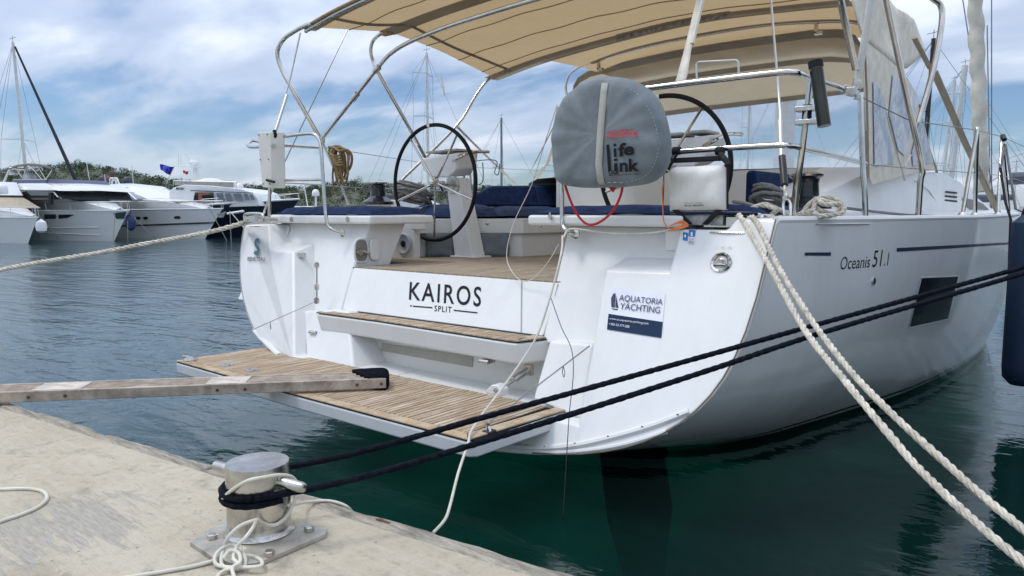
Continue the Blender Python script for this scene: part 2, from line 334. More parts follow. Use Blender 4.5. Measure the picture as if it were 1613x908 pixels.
# quay: concrete apron with a weathered timber along its edge
QZ = .42; QE0 = Vector((-4.56, 1.243, QZ)); QE1 = Vector((-1.115, 1.611, QZ)); qd = (QE1-QE0).normalized(); qn = Vector((-qd.y, qd.x, 0))
def concrete():
    m = bpy.data.materials.new('quay_concrete'); m.use_nodes = True; t = m.node_tree; b = t.nodes['Principled BSDF']; c = t.nodes.new('ShaderNodeNewGeometry')
    pos = c.outputs['Position']
    base = ramp(t, noise(t, pos, 1.4, 8, .62, .2), [(.30, (.42, .37, .28)), (.5, (.48, .425, .325)), (.7, (.54, .485, .38))])
    mp = t.nodes.new('ShaderNodeMapping'); mp.inputs['Rotation'].default_value = (0, 0, R(-62)); mp.inputs['Scale'].default_value = (1, 9, 1); t.links.new(pos, mp.inputs[0])
    st = ramp(t, noise(t, mp.outputs[0], 2.4, 7, .6, .4), [(.46, g(0)), (.62, g(.55))])
    fine = ramp(t, noise(t, pos, 26, 8, .7, .3), [(.36, g(.82)), (.48, g(1)), (.75, g(1.05))])
    dark = ramp(t, noise(t, pos, 5.5, 9, .72, .6), [(.54, g(1)), (.62, g(.82)), (.72, g(.62))])
    pit = t.nodes.new('ShaderNodeTexVoronoi'); pit.inputs['Scale'].default_value = 20; pit.inputs['Randomness'].default_value = 1; t.links.new(pos, pit.inputs['Vector'])
    pitm = ramp(t, pit.outputs['Distance'], [(.05, g(.45)), (.13, g(1))])
    pits = ramp(t, noise(t, pos, 3.1, 2, .5), [(.50, g(1)), (.60, g(0))])   # pits only in patches
    def mix(a, bb, fac, mode='MIX'):
        n = t.nodes.new('ShaderNodeMix'); n.data_type = 'RGBA'; n.blend_type = mode
        if isinstance(fac, (int, float)): n.inputs[0].default_value = fac
        else: t.links.new(fac, n.inputs[0])
        t.links.new(a, n.inputs[6])
        if isinstance(bb, tuple): n.inputs[7].default_value = (*bb, 1)
        else: t.links.new(bb, n.inputs[7])
        return n.outputs[2]
    col = mix(base, (.53, .48, .385), st); col = mix(col, fine, .8, 'MULTIPLY'); col = mix(col, dark, 1.0, 'MULTIPLY'); col = mix(col, pitm, mth('SUBTRACT', 1.0, pits, T=t), 'MULTIPLY')
    # a bare worn patch where the top layer came off
    vd = t.nodes.new('ShaderNodeVectorMath'); vd.operation = 'DISTANCE'; t.links.new(pos, vd.inputs[0]); vd.inputs[1].default_value = WORN
    wr = mth('ADD', mth('MULTIPLY', vd.outputs['Value'], -2.2, T=t), mth('ADD', mth('MULTIPLY', noise(t, mp.outputs[0], 3.5, 9, .7, .5), 3.2, T=t), -.90, T=t), T=t)
    col = mix(col, ramp(t, noise(t, mp.outputs[0], 14, 8, .75), [(.35, (.26, .24, .21)), (.6, (.42, .40, .35))]), mth('MULTIPLY', ramp(t, wr, [(.1, g(0)), (.28, g(1))]), .75, T=t))
    t.links.new(col, b.inputs['Base Color']); b.inputs['Roughness'].default_value = .9; b.inputs['Specular IOR Level'].default_value = .2
    bn = t.nodes.new('ShaderNodeBump'); bn.inputs['Strength'].default_value = .9; bn.inputs['Distance'].default_value = .008
    hh = mth('ADD', mth('ADD', noise(t, pos, 34, 9, .7, .3), mth('MULTIPLY', noise(t, mp.outputs[0], 9, 6, .65), .8, T=t), T=t), mth('MULTIPLY', pitm, .5, T=t), T=t)
    t.links.new(hh, bn.inputs['Height']); t.links.new(bn.outputs[0], b.inputs['Normal']); return m
_w = P(95, 830, z=QZ); WORN = (_w.x, _w.y, QZ)
CONC = concrete()
mb = MB(); tw = .062
a0 = QE0-qd*16; a1 = QE1+qd*16
mb.prism([a0-qn*tw, a1-qn*tw, a1-qn*18, a0-qn*18], (0, 0, -3.4)); tag(mb.build('quay', CONC, smooth=False), kind='structure')
mb = MB(); n = 700; rows = [[], [], [], []]
for i in range(n+1):
    p = a0.lerp(a1, i/n); s = p.x*6
    wob = .003*math.sin(s*.7)+.002*math.sin(s*4.3+1)+.0012*rng.normal(); chip = .008*max(0, math.sin(s*.9+2)*math.sin(s*2.3))
    for k, (off, dz) in enumerate(((-tw-.002, -.002), (-tw+.012, .007), (-.006+wob-chip, .006-chip*.5), (wob, -.035-chip))):
        rows[k].append(p+qn*off+Vector((0, 0, dz+(.0015*rng.normal() if k in (1, 2) else 0))))
rows.append([v+Vector((0, 0, -.20)) for v in rows[3]])
mb.grid(rows)
kerb = mb.build('timber_edge_beam', stretch(mat('edge_timber', (.40, .36, .29), .85, var=.3, nscale=4, bump=1, bscale=30, stain=((.20, .17, .14), 9, .52, .72)), (1.2, 7, 7)))
tag(kerb, 'weathered grey timber beam along the edge of the concrete quay', 'timber beam')
kerb.rotation_euler = (0, 0, 0)
# ------------------------------------------------------------------ wooded hill across the bay
RIDGE = [(-500, 300), (-200, 280), (0, 274), (60, 270), (130, 264), (200, 274), (260, 288), (330, 296), (420, 300), (480, 302), (560, 292), (620, 298), (700, 298), (760, 300), (850, 305), (1000, 309), (1150, 316), (1300, 326), (1500, 334), (1800, 334), (2200, 330)]
def ridge(px):
    for (x0, y0), (x1, y1) in zip(RIDGE, RIDGE[1:]):
        if x0 <= px <= x1: return y0+(y1-y0)*(px-x0)/(x1-x0)
    return 330
DR = 480.0
def hill_z(px, dep):
    top = (335-ridge(px))/F*DR+EYE
    t = max(0, min(1, (dep-250)/(DR-250))); zf = top*(t**.75)
    if dep > DR: zf = top-(dep-DR)*.02
    return max(-.3, zf)
mb = MB(); rows = []
for j, dep in enumerate([244, 252, 268, 290, 315, 345, 380, 430, 480, 540, 640]):
    row = []
    for i in range(91):
        px = -500+i*30; q = D(px, 335, dep); row.append(Vector((q.x, q.y, hill_z(px, dep)+(rng.normal()*.25 if 0 < j < 9 else 0))))
    rows.append(row)
mb.grid(rows)
HILLM = mat('hill_scrub', (.055, .068, .032), .95, var=.35, nscale=.09, stain=((.20, .185, .14), .16, .56, .7), det=8)
tag(mb.build('hillside', HILLM), kind='structure')
def leaf_cloud(name, crowns, col, parent=None):
    V = []; ct = []
    for (x, y, z, r_, h_, n_) in crowns:
        u = rng.normal(size=(n_, 3)); u /= np.linalg.norm(u, axis=1)[:, None]; rad = rng.uniform(.45, 1.05, (n_, 1))
        c = np.array([x, y, z+h_*.55])+u*rad*np.array([r_, r_, h_*.52])
        a = rng.normal(size=(n_, 3)); a /= np.linalg.norm(a, axis=1)[:, None]; b = np.cross(a, rng.normal(size=(n_, 3))); b /= np.linalg.norm(b, axis=1)[:, None]
        s = rng.uniform(.07, .19, (n_, 1))*r_
        q = np.stack([c-a*s, c-b*s*.7, c+a*s, c+b*s*.7], 1); V.append(q.reshape(-1, 3))
    V = np.concatenate(V); n = len(V)//4; me = bpy.data.meshes.new(name)
    me.vertices.add(len(V)); me.vertices.foreach_set('co', V.ravel()); me.loops.add(4*n); me.loops.foreach_set('vertex_index', np.arange(4*n)); me.polygons.add(n)
    me.polygons.foreach_set('loop_start', np.arange(n)*4); me.update(calc_edges=True); me.materials.append(col)
    o = bpy.data.objects.new(name, me); COL.objects.link(o); return o
PINE = mat('pine_foliage', (.034, .060, .022), .8, var=.5, nscale=.12, det=8, stain=((.085, .10, .042), .10, .48, .66))
cr = []
for _ in range(4300):
    px = rng.uniform(-480, 1500); dep = 258+(DR+8-258)*rng.uniform()**.8; top = rng.uniform() < .0
    if rng.uniform() < .25 and dep < 460: continue
    q = D(px, 335, dep); h_ = rng.uniform(1.6, 4.2); cr.append((q.x, q.y, hill_z(px, dep)-.2, h_*rng.uniform(.38, .80), h_, 74))
for i in range(420):     # the skyline
    px = -480+i*4.8+rng.uniform(-3, 3)
    if ridge(px) > 328: continue
    q = D(px, 335, DR+rng.uniform(-8, 6)); h_ = rng.choice([2.0, 2.6, 3.2, 4.6])*rng.uniform(.7, 1.2); cr.append((q.x, q.y, hill_z(px, DR)-.4, h_*rng.uniform(.3, .55), h_, 90))
tag(leaf_cloud('hillside_pine_wood', cr, PINE), 'dark green pine wood covering the low hill across the bay', 'wood', kind='stuff')
rocks = MB()
for _ in range(170):
    px = rng.uniform(380, 800); dep = rng.uniform(262, 470); q = D(px, 335, dep); z = hill_z(px, dep)+.6; s = rng.uniform(.4, 1.1)
    pts = [Vector((q.x, q.y, z+s*.4))+Vector(rng.normal(size=3))*s*.6 for _ in range(8)]
    rocks.add(pts, [(0,1,2),(2,3,4),(4,5,6),(6,7,0),(0,2,4),(1,3,5),(3,5,7),(0,6,4)])
tag(rocks.build('limestone_outcrops', mat('limestone', (.22, .21, .17), .9, var=.2, nscale=.5), smooth=False), 'pale limestone rocks scattered through the scrub on the hill', 'rocks', kind='stuff')
# ================================================================== the moored sailing yacht
C0 = -3.48
Y = empty('sailing_yacht', (C0, 3.2, 0), 0, 'large white sailing yacht moored stern-to with teak bathing platform and beige bimini', 'sailing yacht')
def Q(px, py): return T(px, py, 2.68, .55)
def Qp(px, py): return T(px, py, 2.91, .25)
#        y     b     zd     zk    n    n_port
ST = [(None, 2.245, 1.388, .205, 4.0, 2.4), (4.1, 2.33, 1.388, -.12, 3.4, 2.6), (4.8, 2.46, 1.388, -.457, 2.5, 2.5), (5.6, 2.58, 1.39, -.70, 2.3, 2.3),
      (6.5, 2.68, 1.39, -.99, 2.2, 2.2), (8.0, 2.725, 1.40, -1.3, 2.2, 2.2), (9.5, 2.61, 1.41, -1.5, 2.3, 2.3), (11, 2.35, 1.43, -.9, 2.5, 2.5),
      (13, 1.80, 1.47, -.6, 2.7, 2.7), (15, 1.10, 1.52, -.5, 2.4, 2.4), (17, .42, 1.57, -.35, 2.0, 2.0), (18.2, .05, 1.60, -.1, 2.0, 2.0)]
def hull_row(s, M=18):
    y, b, zd, zk, n, npt = s; row = []
    for side, nn in ((-1, npt), (1, n)):
        ts = [math.pi/2*k/M for k in range(M+1)]
        if side == 1: ts = ts[::-1][1:]
        for t in ts:
            u = b*(1 if side == 1 or (y or 0) > 5 else (.895 if y is None else .895+.105*(y-3.2)/1.8))*max(0, math.cos(t))**(2/nn); z = zd-(zd-zk)*max(0, math.sin(t))**(2/nn)
            yy = y if y is not None else (2.68+.55*z if side == 1 else (2.91+.25*z)*(u/b)**.5+(2.68+.55*z)*(1-(u/b)**.5))
            row.append(Vector((C0+side*u, yy, z)))
    return row
def hull_interp():
    rows = []; ctrl = [hull_row(s) for s in ST]
    for i in range(len(ctrl)-1):
        k = 6
        p0, p1, p2, p3 = ctrl[max(0, i-1)], ctrl[i], ctrl[i+1], ctrl[min(len(ctrl)-1, i+2)]
        for j in range(k):
            t = j/k; row = []
            for a, b, c, d in zip(p0, p1, p2, p3):
                tb = (c-a)*.5 if i else (c-b); te = (d-b)*.5
                row.append((2*t**3-3*t**2+1)*b+(t**3-2*t**2+t)*tb+(-2*t**3+3*t**2)*c+(t**3-t**2)*te)
            rows.append(row)
    rows.append(ctrl[-1]); return rows
HR = hull_interp()
def hull_paint():
    m = bpy.data.materials.new('hull_paint'); m.use_nodes = True; t = m.node_tree; b = t.nodes['Principled BSDF']; geo = t.nodes.new('ShaderNodeNewGeometry')
    sp = t.nodes.new('ShaderNodeSeparateXYZ'); t.links.new(geo.outputs['Position'], sp.inputs[0])
    r = ramp(t, mth('MULTIPLY', sp.outputs[2], 5, T=t), [(0, (.006, .007, .009)), (.17, (.66, .68, .68)), (.30, (.006, .007, .009)), (.42, (.74, .76, .755))], 'CONSTANT')
    n = t.nodes.new('ShaderNodeMix'); n.data_type = 'RGBA'; n.blend_type = 'MULTIPLY'; n.inputs[0].default_value = 1; t.links.new(r, n.inputs[6])
    t.links.new(ramp(t, noise(t, geo.outputs['Position'], 1.7, 7, .6), [(.3, g(.93)), (.6, g(1))]), n.inputs[7]); t.links.new(n.outputs[2], b.inputs['Base Color']); streaks(m, .035, 5, .45)
    b.inputs['Roughness'].default_value = .20; b.inputs['Coat Weight'].default_value = .8; b.inputs['Coat Roughness'].default_value = .05; return m
mb = MB(); mb.grid(HR); hull = mb.build('hull', hull_paint(), Y, sharp=60)
hb = BVHTree.FromPolygons([tuple(v) for v in mb.v], mb.f)
def H(px, py):
    o = Vector((0, 0, EYE)); d = ray(px, py).normalized(); hit = hb.ray_cast(o, d)[0]
    return hit if hit is not None else P(px, py, x=-.9)
def edge_at(y, side=1):
    pts = [r[-1] if side == 1 else r[0] for r in HR]
    for a, b in zip(pts, pts[1:]):
        if a.y <= y <= b.y: return a.lerp(b, (y-a.y)/(b.y-a.y))
    return pts[0] if y < pts[0].y else pts[-1]
def on_deck(px, inset=.06):        # the point of the starboard deck edge seen at a column of the photo
    best = None
    for k in range(235):
        y = 3.5+k*.02; e = edge_at(y); p = Vector((e.x-inset, y, 1.392)); r = math.atan2(p.x, p.y)
        q = 806.5+F*math.tan(r+YAW)*1.0
        if best is None or abs(q-px) < best[0]: best = (abs(q-px), p)
    return best[1]
# rub rail along the sheer
mb = MB(); mb.tube([r[-1]+Vector((-.012, 0, -.004)) for r in HR], .018, 8); mb.tube([r[0]+Vector((.012, 0, -.004)) for r in HR[2:]], .018, 8); mb.build('toe_rail', GEL, Y)
# decks
mb = MB()
ys = [3.62+.1*k for k in range(146)]; rr = []
for y in ys:
    e = edge_at(y); inner = max(C0, -1.75) if y < 12.6 else C0
    rr.append([Vector((e.x-.01, y, e.z-.002)), Vector((min(inner, e.x-.02) if e.x > inner else e.x-.02, y, e.z+.004))])
mb.grid(rr); rl = []
for y in ys:
    e = edge_at(y, -1); inner = -5.2 if y < 12.6 else C0
    rl.append([Vector((e.x+.01, y, e.z-.002)), Vector((max(inner, e.x+.02), y, e.z+.004))])
mb.grid(rl); mb.build('deck', GEL, Y, solid=.02)
# transom: starboard quarter (with its stepped block), port quarter, low blocks
def raised(front, dy, dzs, mb):
    n = len(front); back = [p+Vector((0, dy, dz)) for p, dz in zip(front, dzs)]
    mb.add(front+back, [tuple(range(n))[::-1], tuple(range(n, 2*n))]+[(i, (i+1) % n, n+(i+1) % n, n+i) for i in range(n)])
st = hull_row(ST[0]); M = 18
sb_out = [p+Vector((-.004, -.004, 0)) for p in st[M:][::-1]]           # from the deck edge down to the keel line
mb = MB()
e0 = sb_out[0]
fr = [Vector((-1.72, 2.68+.55*1.335, 1.335)), Vector((-1.475, 2.68+.55*1.335, 1.335)), Vector((-1.44, 2.68+.55*1.392, 1.392)), Vector((e0.x, 2.68+.55*1.392, 1.392))]+sb_out[1:]
kz = fr[-1]
fr += [Vector((C0, 2.68+.55*.40, .40)), Vector((Q(835, 640).x, 2.68+.55*.40, .40)), Q(910, 668), Q(913, 654), Q(931, 553), Q(953, 425), Q(1053, 428)]
dz = [0]*(len(fr)-2)+[.11, .11]
raised(fr, .38, dz, mb); mb.build('transom_starboard_quarter', GEL, Y, bevel=.018, seg=3)
mb = MB(); pt = [p+Vector((.004, -.004, 0)) for p in st[:M+1]]
fr = [Qp(384, 354)]+[p for p in pt[2:]]
fr += [Vector((C0, 2.68+.55*.40, .40)), Q(463, 562), Q(462, 397), Q(427, 395), Q(425, 353)]
dz = [0]*(len(fr)-3)+[.13, .13, 0]
raised(fr, .42, dz, mb); mb.build('transom_port_quarter', GEL, Y, bevel=.018, seg=3); pqb = BVHTree.FromPolygons([tuple(v) for v in mb.v], mb.f)
def low(px): return [T(*p, 2.76, .55) for p in px]
mb = MB(); mb.prism(low([(865, 536), (935, 542), (918, 664), (838, 630)]), (0, .42, 0)); mb.build('transom_step_block', GEL, Y, bevel=.02, seg=3); mb = MB(); mb.prism(low([(478, 490), (548, 490), (556, 585), (482, 570)]), (0, .42, 0))
mb.build('transom_step_block', GEL, Y, bevel=.02, seg=3)
mb = MB(); mb.box((-1.85, 3.50, 1.22), (-1.33, 3.72, 1.333)); mb.box((-1.85, 3.723, 1.22), (-1.27, 4.5, 1.386)); mb.build('quarter_deck', GEL, Y, bevel=.01)
# inner walls of the walk-through
def TV(u, z, off=0): return Vector((u, 2.84+.55*z+off, z))
mb = MB()
mb.prism([TV(-2.45, .70), TV(-1.6, .70), TV(-1.6, 1.345), TV(T(893, 360).x, 1.345)], (0, .45, 0))
mb.build('coaming_wall', GEL, Y, bevel=.02, seg=3); mb = MB()
mb.prism([TV(-5.6, .70), TV(-4.24, .70), TV(-4.30, 1.03), TV(-4.31, 1.34), TV(-5.6, 1.34)], (0, .36, 0))
mb.build('coaming_wall', GEL, Y, bevel=.02, seg=3)
mb = MB(); mb.prism([TV(-4.235, .735), TV(-2.455, .735), TV(-2.445, 1.022), TV(-4.298, 1.022)], (0, .05, 0)); panel = mb.build('name_panel', GEL, Y, bevel=.008)
decal('seam', [(820.5, 443), (823, 443), (822, 524), (820, 524)], T, mat('seam_grey', (.36, .36, .35), .6), panel)
mb = MB(); mb.prism([Vector((-4.7, 3.27, .36)), Vector((-2.36, 3.27, .36)), Vector((-2.36, 3.30, .74)), Vector((-4.7, 3.30, .74))], (0, .03, 0)); lw = mb.build('lower_transom_wall', CREAM, Y)
def LWp(px, py): return P(px, py, y=3.285)
mb = MB(); mb.prism([P(601, 541, y=3.275), P(744, 563, y=3.275), P(744, 579, y=3.275), P(601, 553, y=3.275)], (0, .01, 0)); mb.build('vent_recess', mat('taupe_plastic', (.40, .38, .32), .5), lw)
mb = MB()
for a, b in (((560, 535), (560, 572)), ((586, 539), (586, 578)), ((700, 588), (700, 615))): mb.tube([P(*a, y=3.277), P(*b, y=3.277)], .002, 4)
mb.build('panel_seam', mat('seam_grey', (.36, .36, .35), .6), lw)
# fold-out seat step with slatted teak
mb = MB(); sp = [P(497, 492, z=.73), P(600, 504, z=.73), P(700, 520, z=.73), P(800, 536.5, z=.73), P(815, 538, z=.73), P(861, 533, z=.73)]
sp[1].y = 3.085; sp[2].y = 3.06
top = [Vector((p.x, p.y, .718)) for p in sp]+[Vector((-2.36, 3.30, .718)), Vector((-4.26, 3.30, .718))]
bot = [Vector((p.x+(.02 if i < 1 else 0), p.y+.02, .60)) for i, p in enumerate(top)]
n = len(top); mb.add(bot+top, [tuple(range(n))[::-1], tuple(range(n, 2*n))]+[(i, (i+1) % n, n+(i+1) % n, n+i) for i in range(n)])
stp = mb.build('seat_step', GEL, Y, bevel=.015, seg=3)
def front_y(u, pl):
    for a, b in zip(pl, pl[1:]):
        if min(a.x, b.x) <= u <= max(a.x, b.x): return a.y+(b.y-a.y)*(u-a.x)/(b.x-a.x+1e-9)
    return 3.3
def slats(mb, u0, u1, y0f, y1, z, h, wdt=.036, gap=.009, jit=.0012):
    u = u0
    while u < u1-.005:
        a = u; b = min(u+wdt, u1); m_ = (a+b)/2; mb.box((a, y0f(m_) if callable(y0f) else y0f, z), (b, y1, z+h+random.uniform(-jit, jit))); u += wdt+gap
    return mb
mb = MB(); slats(mb, -4.23, -2.52, lambda u: front_y(u, sp)+.043, 3.235, .722, .010, .0275, .0065, .0008)
pl = [Vector((p.x, p.y, .722)) for p in sp[:5]]
for a, b in zip(pl, pl[1:]): mb.prism([a+Vector((0, .006, 0)), b+Vector((0, .006, 0)), b+Vector((0, .04, 0)), a+Vector((0, .04, 0))], (0, 0, .011))
mb.prism([sp[5]+Vector((-.01, 0, -.006)), Vector((-2.43, 3.25, .724)), Vector((-2.53, 3.25, .724)), sp[4]+Vector((0, .01, -.006))], (0, 0, .011)); mb.build('teak_slats', TEAK, stp, bevel=.002, seg=1)
mb = MB(); mb.prism([p+Vector((0, .004, -.008)) for p in sp]+[Vector((-2.40, 3.25, .722)), Vector((-4.25, 3.25, .722))], (0, 0, .003)); mb.build('caulking', RUBBER, stp)
for px, py in ((498, 521), (768, 566)):
    q = P(px, py, y=3.10); mb = MB(); mb.box(q+Vector((-.035, -.03, -.02)), q+Vector((.035, .03, .0))); mb.tube([q+Vector((-.035, -.03, -.01)), q+Vector((.035, -.03, -.01))], .014, 10); mb.build('hinge_catch', STEELD, stp, bevel=.004)
q = P(846, 547, y=3.14)
# bathing platform
PZ = .42; mb = MB(); c_ = [P(277, 570, z=PZ), P(745, 697, z=PZ), P(885, 650, z=PZ), Vector((-4.84, 2.98, PZ))]; c_[2].y = 3.0
c_ = [Vector((c_[0].x, c_[0].y, PZ)), Vector((-3.5, 2.318, PZ)), Vector((c_[1].x-.03, c_[1].y, PZ)), Vector((c_[1].x, c_[1].y+.03, PZ)), c_[2], c_[3]]
mb.prism([p+Vector((0, 0, -.078)) for p in c_], (0, 0, .072)); plat = mb.build('bathing_platform', mat('platform_grey', (.60, .62, .62), .35, var=.03), Y, bevel=.012, seg=3)
mb = MB(); mb.prism([p+(Vector((C0, 2.66, PZ))-p)*.008+Vector((0, 0, -.005)) for p in c_], (0, 0, .004)); mb.build('caulking', RUBBER, plat)
mb = MB(); slats(mb, c_[0].x+.070, c_[2].x-.068, lambda u: 2.318+.069+(.028*(-3.5-u)/1.369 if u < -3.5 else .004*(u+3.5)/1.33), 2.985, PZ, .009, .0275, .0065, .0008); mb.build('teak_slats', TEAK, plat, bevel=.002, seg=1)
mb = MB(); bw = .066
L_, R_ = c_[0], c_[5]
mb.prism([L_, c_[1], c_[1]+Vector((0, bw, 0)), L_+Vector((bw, bw, 0))], (0, 0, .009)); mb.prism([c_[1]+Vector((.002, 0, 0)), c_[2], c_[2]+Vector((-bw, bw, 0)), c_[1]+Vector((.002, bw, 0))], (0, 0, .009))
mb.prism([c_[2]+Vector((.002, .002, 0)), c_[4], c_[4]+Vector((-bw, 0, 0)), c_[2]+Vector((-bw+.002, bw+.002, 0))], (0, 0, .009))
mb.prism([L_+Vector((0, .002, 0)), L_+Vector((bw, bw+.002, 0)), R_+Vector((bw, 0, 0)), R_+Vector((0, 0, 0))], (0, 0, .009)); mb.build('teak_border', TEAKB, plat, bevel=.003, seg=1)
# platform hinge cover, ram, corner fittings, wire stays
q = P(782, 622, z=PZ+.01); mb = MB(); mb.prism([q+Vector((-.06, -.02, 0)), q+Vector((.05, -.02, 0)), q+Vector((.05, -.02, .035)), q+Vector((.02, -.02, .06)), q+Vector((-.02, -.02, .055)), q+Vector((-.06, -.02, .02))], (0, .07, 0)); mb.build('ram_bracket', GEL, plat, bevel=.008, seg=3)
mb = MB(); mb.lathe([(.014, 0), (.014, .006), (.006, .008)], q+Vector((.015, -.022, .03)), 14, (0, -1, 0)); mb.build('bracket_bolt', STEEL, plat)
mb = MB(); r0 = q+Vector((.02, .02, .035)); r1 = P(832, 583, y=3.2); mb.tube([r0, r1], .011, 10); mb.tube([r0.lerp(r1, .45), r1], .019, 12); mb.box(r1+Vector((-.025, -.01, -.03)), r1+Vector((.025, .02, .03))); mb.build('platform_ram', STEELD, plat)
q = P(769, 683, z=PZ); mb = MB(); mb.box((q.x-.022, q.y-.02, PZ-.07), (q.x+.022, q.y+.035, PZ+.014)); mb.build('stay_plate', BLACK, plat, bevel=.004)
stay_r = P(768, 668, z=PZ+.04); mb = MB(); mb.tube(spline([q+Vector((-.012, 0, .01)), stay_r, q+Vector((.014, 0, .01))], 6), .006, 8); mb.lathe([(.004, 0), (.016, .004), (.016, .012), (.004, .016)], stay_r-Vector((0, 0, .008)), 12); mb.build('stay_shackle', STEEL, plat)
mb = MB(); e1 = Q(929, 545); mb.tube([stay_r, e1], .0032, 6); mid = stay_r.lerp(e1, .72); mb.tube(spline([mid, mid+Vector((-.004, 0, -.03)), mid+Vector((.004, 0, -.055)), mid+Vector((.010, 0, -.03)), mid], 5), .0022, 5); mb.build('platform_stay_wire', WIRE, Y)
sl = P(303, 562, z=PZ+.03); e2 = P(496, 476, y=3.18); mb = MB(); mb.tube([sl, e2], .0032, 6); mid = sl.lerp(e2, .62); mb.tube(spline([mid, mid+Vector((0, 0, -.04)), mid+Vector((.008, 0, -.05)), mid], 5), .0022, 5); mb.build('platform_stay_wire', WIRE, Y)
mb = MB(); q = P(300, 567, z=PZ+.012); mb.lathe([(.045, 0), (.04, .012), (.012, .02)], q, 16); mb.tube([q+Vector((-.10, .0, .012)), q+Vector((0, .02, .012))], .009, 8); mb.build('corner_fitting', STEELD, plat)
for px, py in ((358, 575), (397, 583)):
    q = P(px, py, z=PZ+.01); mb = MB(); mb.lathe([(.045, 0), (.045, .002), (.02, .003)], q, 18); mb.box(q+Vector((-.03, -.006, .002)), q+Vector((.03, .006, .006))); mb.build('flush_latch', STEELD, plat)
mb = MB(); a = P(499, 418, y=3.2); b = P(499, 474, y=3.18); mb.tube([a, b], .007, 8); mb.lathe([(.022, -.006), (.022, .006)], a, 12, (0, -1, 0)); mb.lathe([(.024, -.006), (.024, .008)], b, 12, (0, -1, 0)); mb.box(a.lerp(b, .62)-Vector((.012, .01, .02)), a.lerp(b, .62)+Vector((.012, .01, .02))); mb.build('stay_track', STEELD, Y)
# trim strip round the bottom of the transom, both sides
mb = MB()
strip = spline([Q(770, 698), Q(800, 703), Q(850, 706), Q(910, 701), Q(975, 686), Q(1035, 668), Q(1086, 648)], 6)
mb.tube(strip, .021, 8, flat=.8); strip2 = [Q(p[0], p[1]) for p in ((770, 707), (850, 713), (915, 711), (985, 700), (1050, 680))]
mb.tube(spline(strip2, 6), .012, 8)
ts_ = mb.build('transom_trim_strip', GEL, Y); mb = MB(); mb.tube([Qp(401, 520), Qp(412, 533), T(440, 560, 2.70, .5)], .022, 8, flat=.8); mb.build('transom_trim_strip', GEL, Y)
mb = MB()
for px, py in ((810, 703), (858, 704), (906, 699), (958, 688), (1012, 673), (1068, 654)): mb.lathe([(.006, 0), (.006, .004)], lift(Q(px, py), .018), 10, (0, -1, 0))
mb.build('strip_screws', STEELD, ts_)
# seam where the transom moulding meets the hull
mb = MB(); mb.tube([p+Vector((-.006, -.010, 0)) for p in sb_out[:15]], .004, 6); mb.build('transom_seam', mat('seam_brown', (.16, .13, .10), .7), Y)
# cockpit sole
mb = MB(); u = -5.15
while u < -2.0:
    w_ = .048; y0 = 2.84+.55*1.03-.004
    if -4.30 < u and u+w_ < -2.44: ya = y0
    else: ya = 3.93
    mb.box((u, ya, 1.012), (u+w_, 7.2, 1.03)); u += w_+.004
sole = mb.build('cockpit_sole', TEAKF, Y); mb = MB(); mb.box((-5.2, 3.405, .99), (-1.95, 7.3, 1.024)); mb.build('sole_caulking', RUBBER, sole, smooth=False)
# side seats (locker lids) with cushions
def lid(name, x0, x1, y0, y1, z0, z1, z2, cx0, cx1, cy1, px=()):
    mb = MB(); mb.box((x0, y0, z0), (x1, y1, z1)); l = mb.build(name, GEL, Y, bevel=.018, seg=3)
    mb = MB(); rows = []; nx, ny = 24, 12
    for j in range(ny+1):
        rows.append([])
        for i in range(nx+1):
            u, v = i/nx, j/ny; e = min(min(u, 1-u)*nx/3, min(v, 1-v)*ny/3, 1); h = z2-z1-.004
            rows[-1].append(Vector((cx0+(cx1-cx0)*u, y0+.03+(cy1-y0-.03)*v, z1+.004+h*(e**.35 if e > 0 else 0)+.003*math.sin(u*17+v*5))))
    mb.grid(rows); mb.add([rows[0][0], rows[0][-1], rows[-1][-1], rows[-1][0]], [(3, 2, 1, 0)]); c = mb.build('seat_cushion', NAVY, l, sharp=80)
    mb = MB(); mb.tube([rows[0][0]+Vector((0, .004, .012)), rows[0][-1]+Vector((0, .004, .012))], .005, 6); mb.build('piping', mat('blue_piping', (.012, .035, .10), .8), c); return l
L1 = lid('port_helm_seat', -5.46, -4.17, 3.46, 4.10, 1.335, 1.398, 1.468, -5.38, -4.20, 4.05)
L2 = lid('starboard_helm_seat', -2.72, -1.72, 3.44, 4.35, 1.345, 1.405, 1.462, -2.66, -1.35, 4.32)
for L, pts in ((L1, ((459, 346), (547, 346))), (L2, ((867, 341),))):
    for px, py in pts:
        q = P(px, py, y=3.452 if L is L1 else 3.432); mb = MB(); mb.box(q+Vector((-.006, -.006, -.02)), q+Vector((.006, .004, .022))); mb.lathe([(.012, -.004), (.012, .004)], q+Vector((0, -.006, .0)), 12, (0, -1, 0)); mb.build('seat_latch', STEELD, L)
# wall pieces and settles of the cockpit
mb = MB(); mb.box((-5.6, 4.36, 1.0), (-4.66, 4.42, 1.40)); wl = mb.build('cockpit_side_wall', GEL, Y, bevel=.015)
q = P(637, 384, y=4.355); mb = MB(); mb.lathe([(.093, 0), (.093, .012), (.082, .020), (.07, .012), (.02, .010)], q, 32, (0, -1, 0)); spk = mb.build('loudspeaker', mat('speaker_grey', (.42, .43, .46), .5), wl)
mb = MB(); mb.lathe([(.028, .012), (.026, .022), (.010, .026)], q, 20, (0, -1, 0)); mb.build('speaker_dome', BLACK, spk)
mb = MB(); fl = [P(668, 409, z=1.03), P(740, 407, z=1.03), P(806, 405, z=1.03), P(890, 402, z=1.03)]
fl = [Vector((-4.90, 4.42, 1.02)), Vector((-4.55, 4.85, 1.02)), Vector((-4.12, 5.15, 1.02)), Vector((-4.02, 5.9, 1.02)), Vector((-4.0, 7.2, 1.02))]
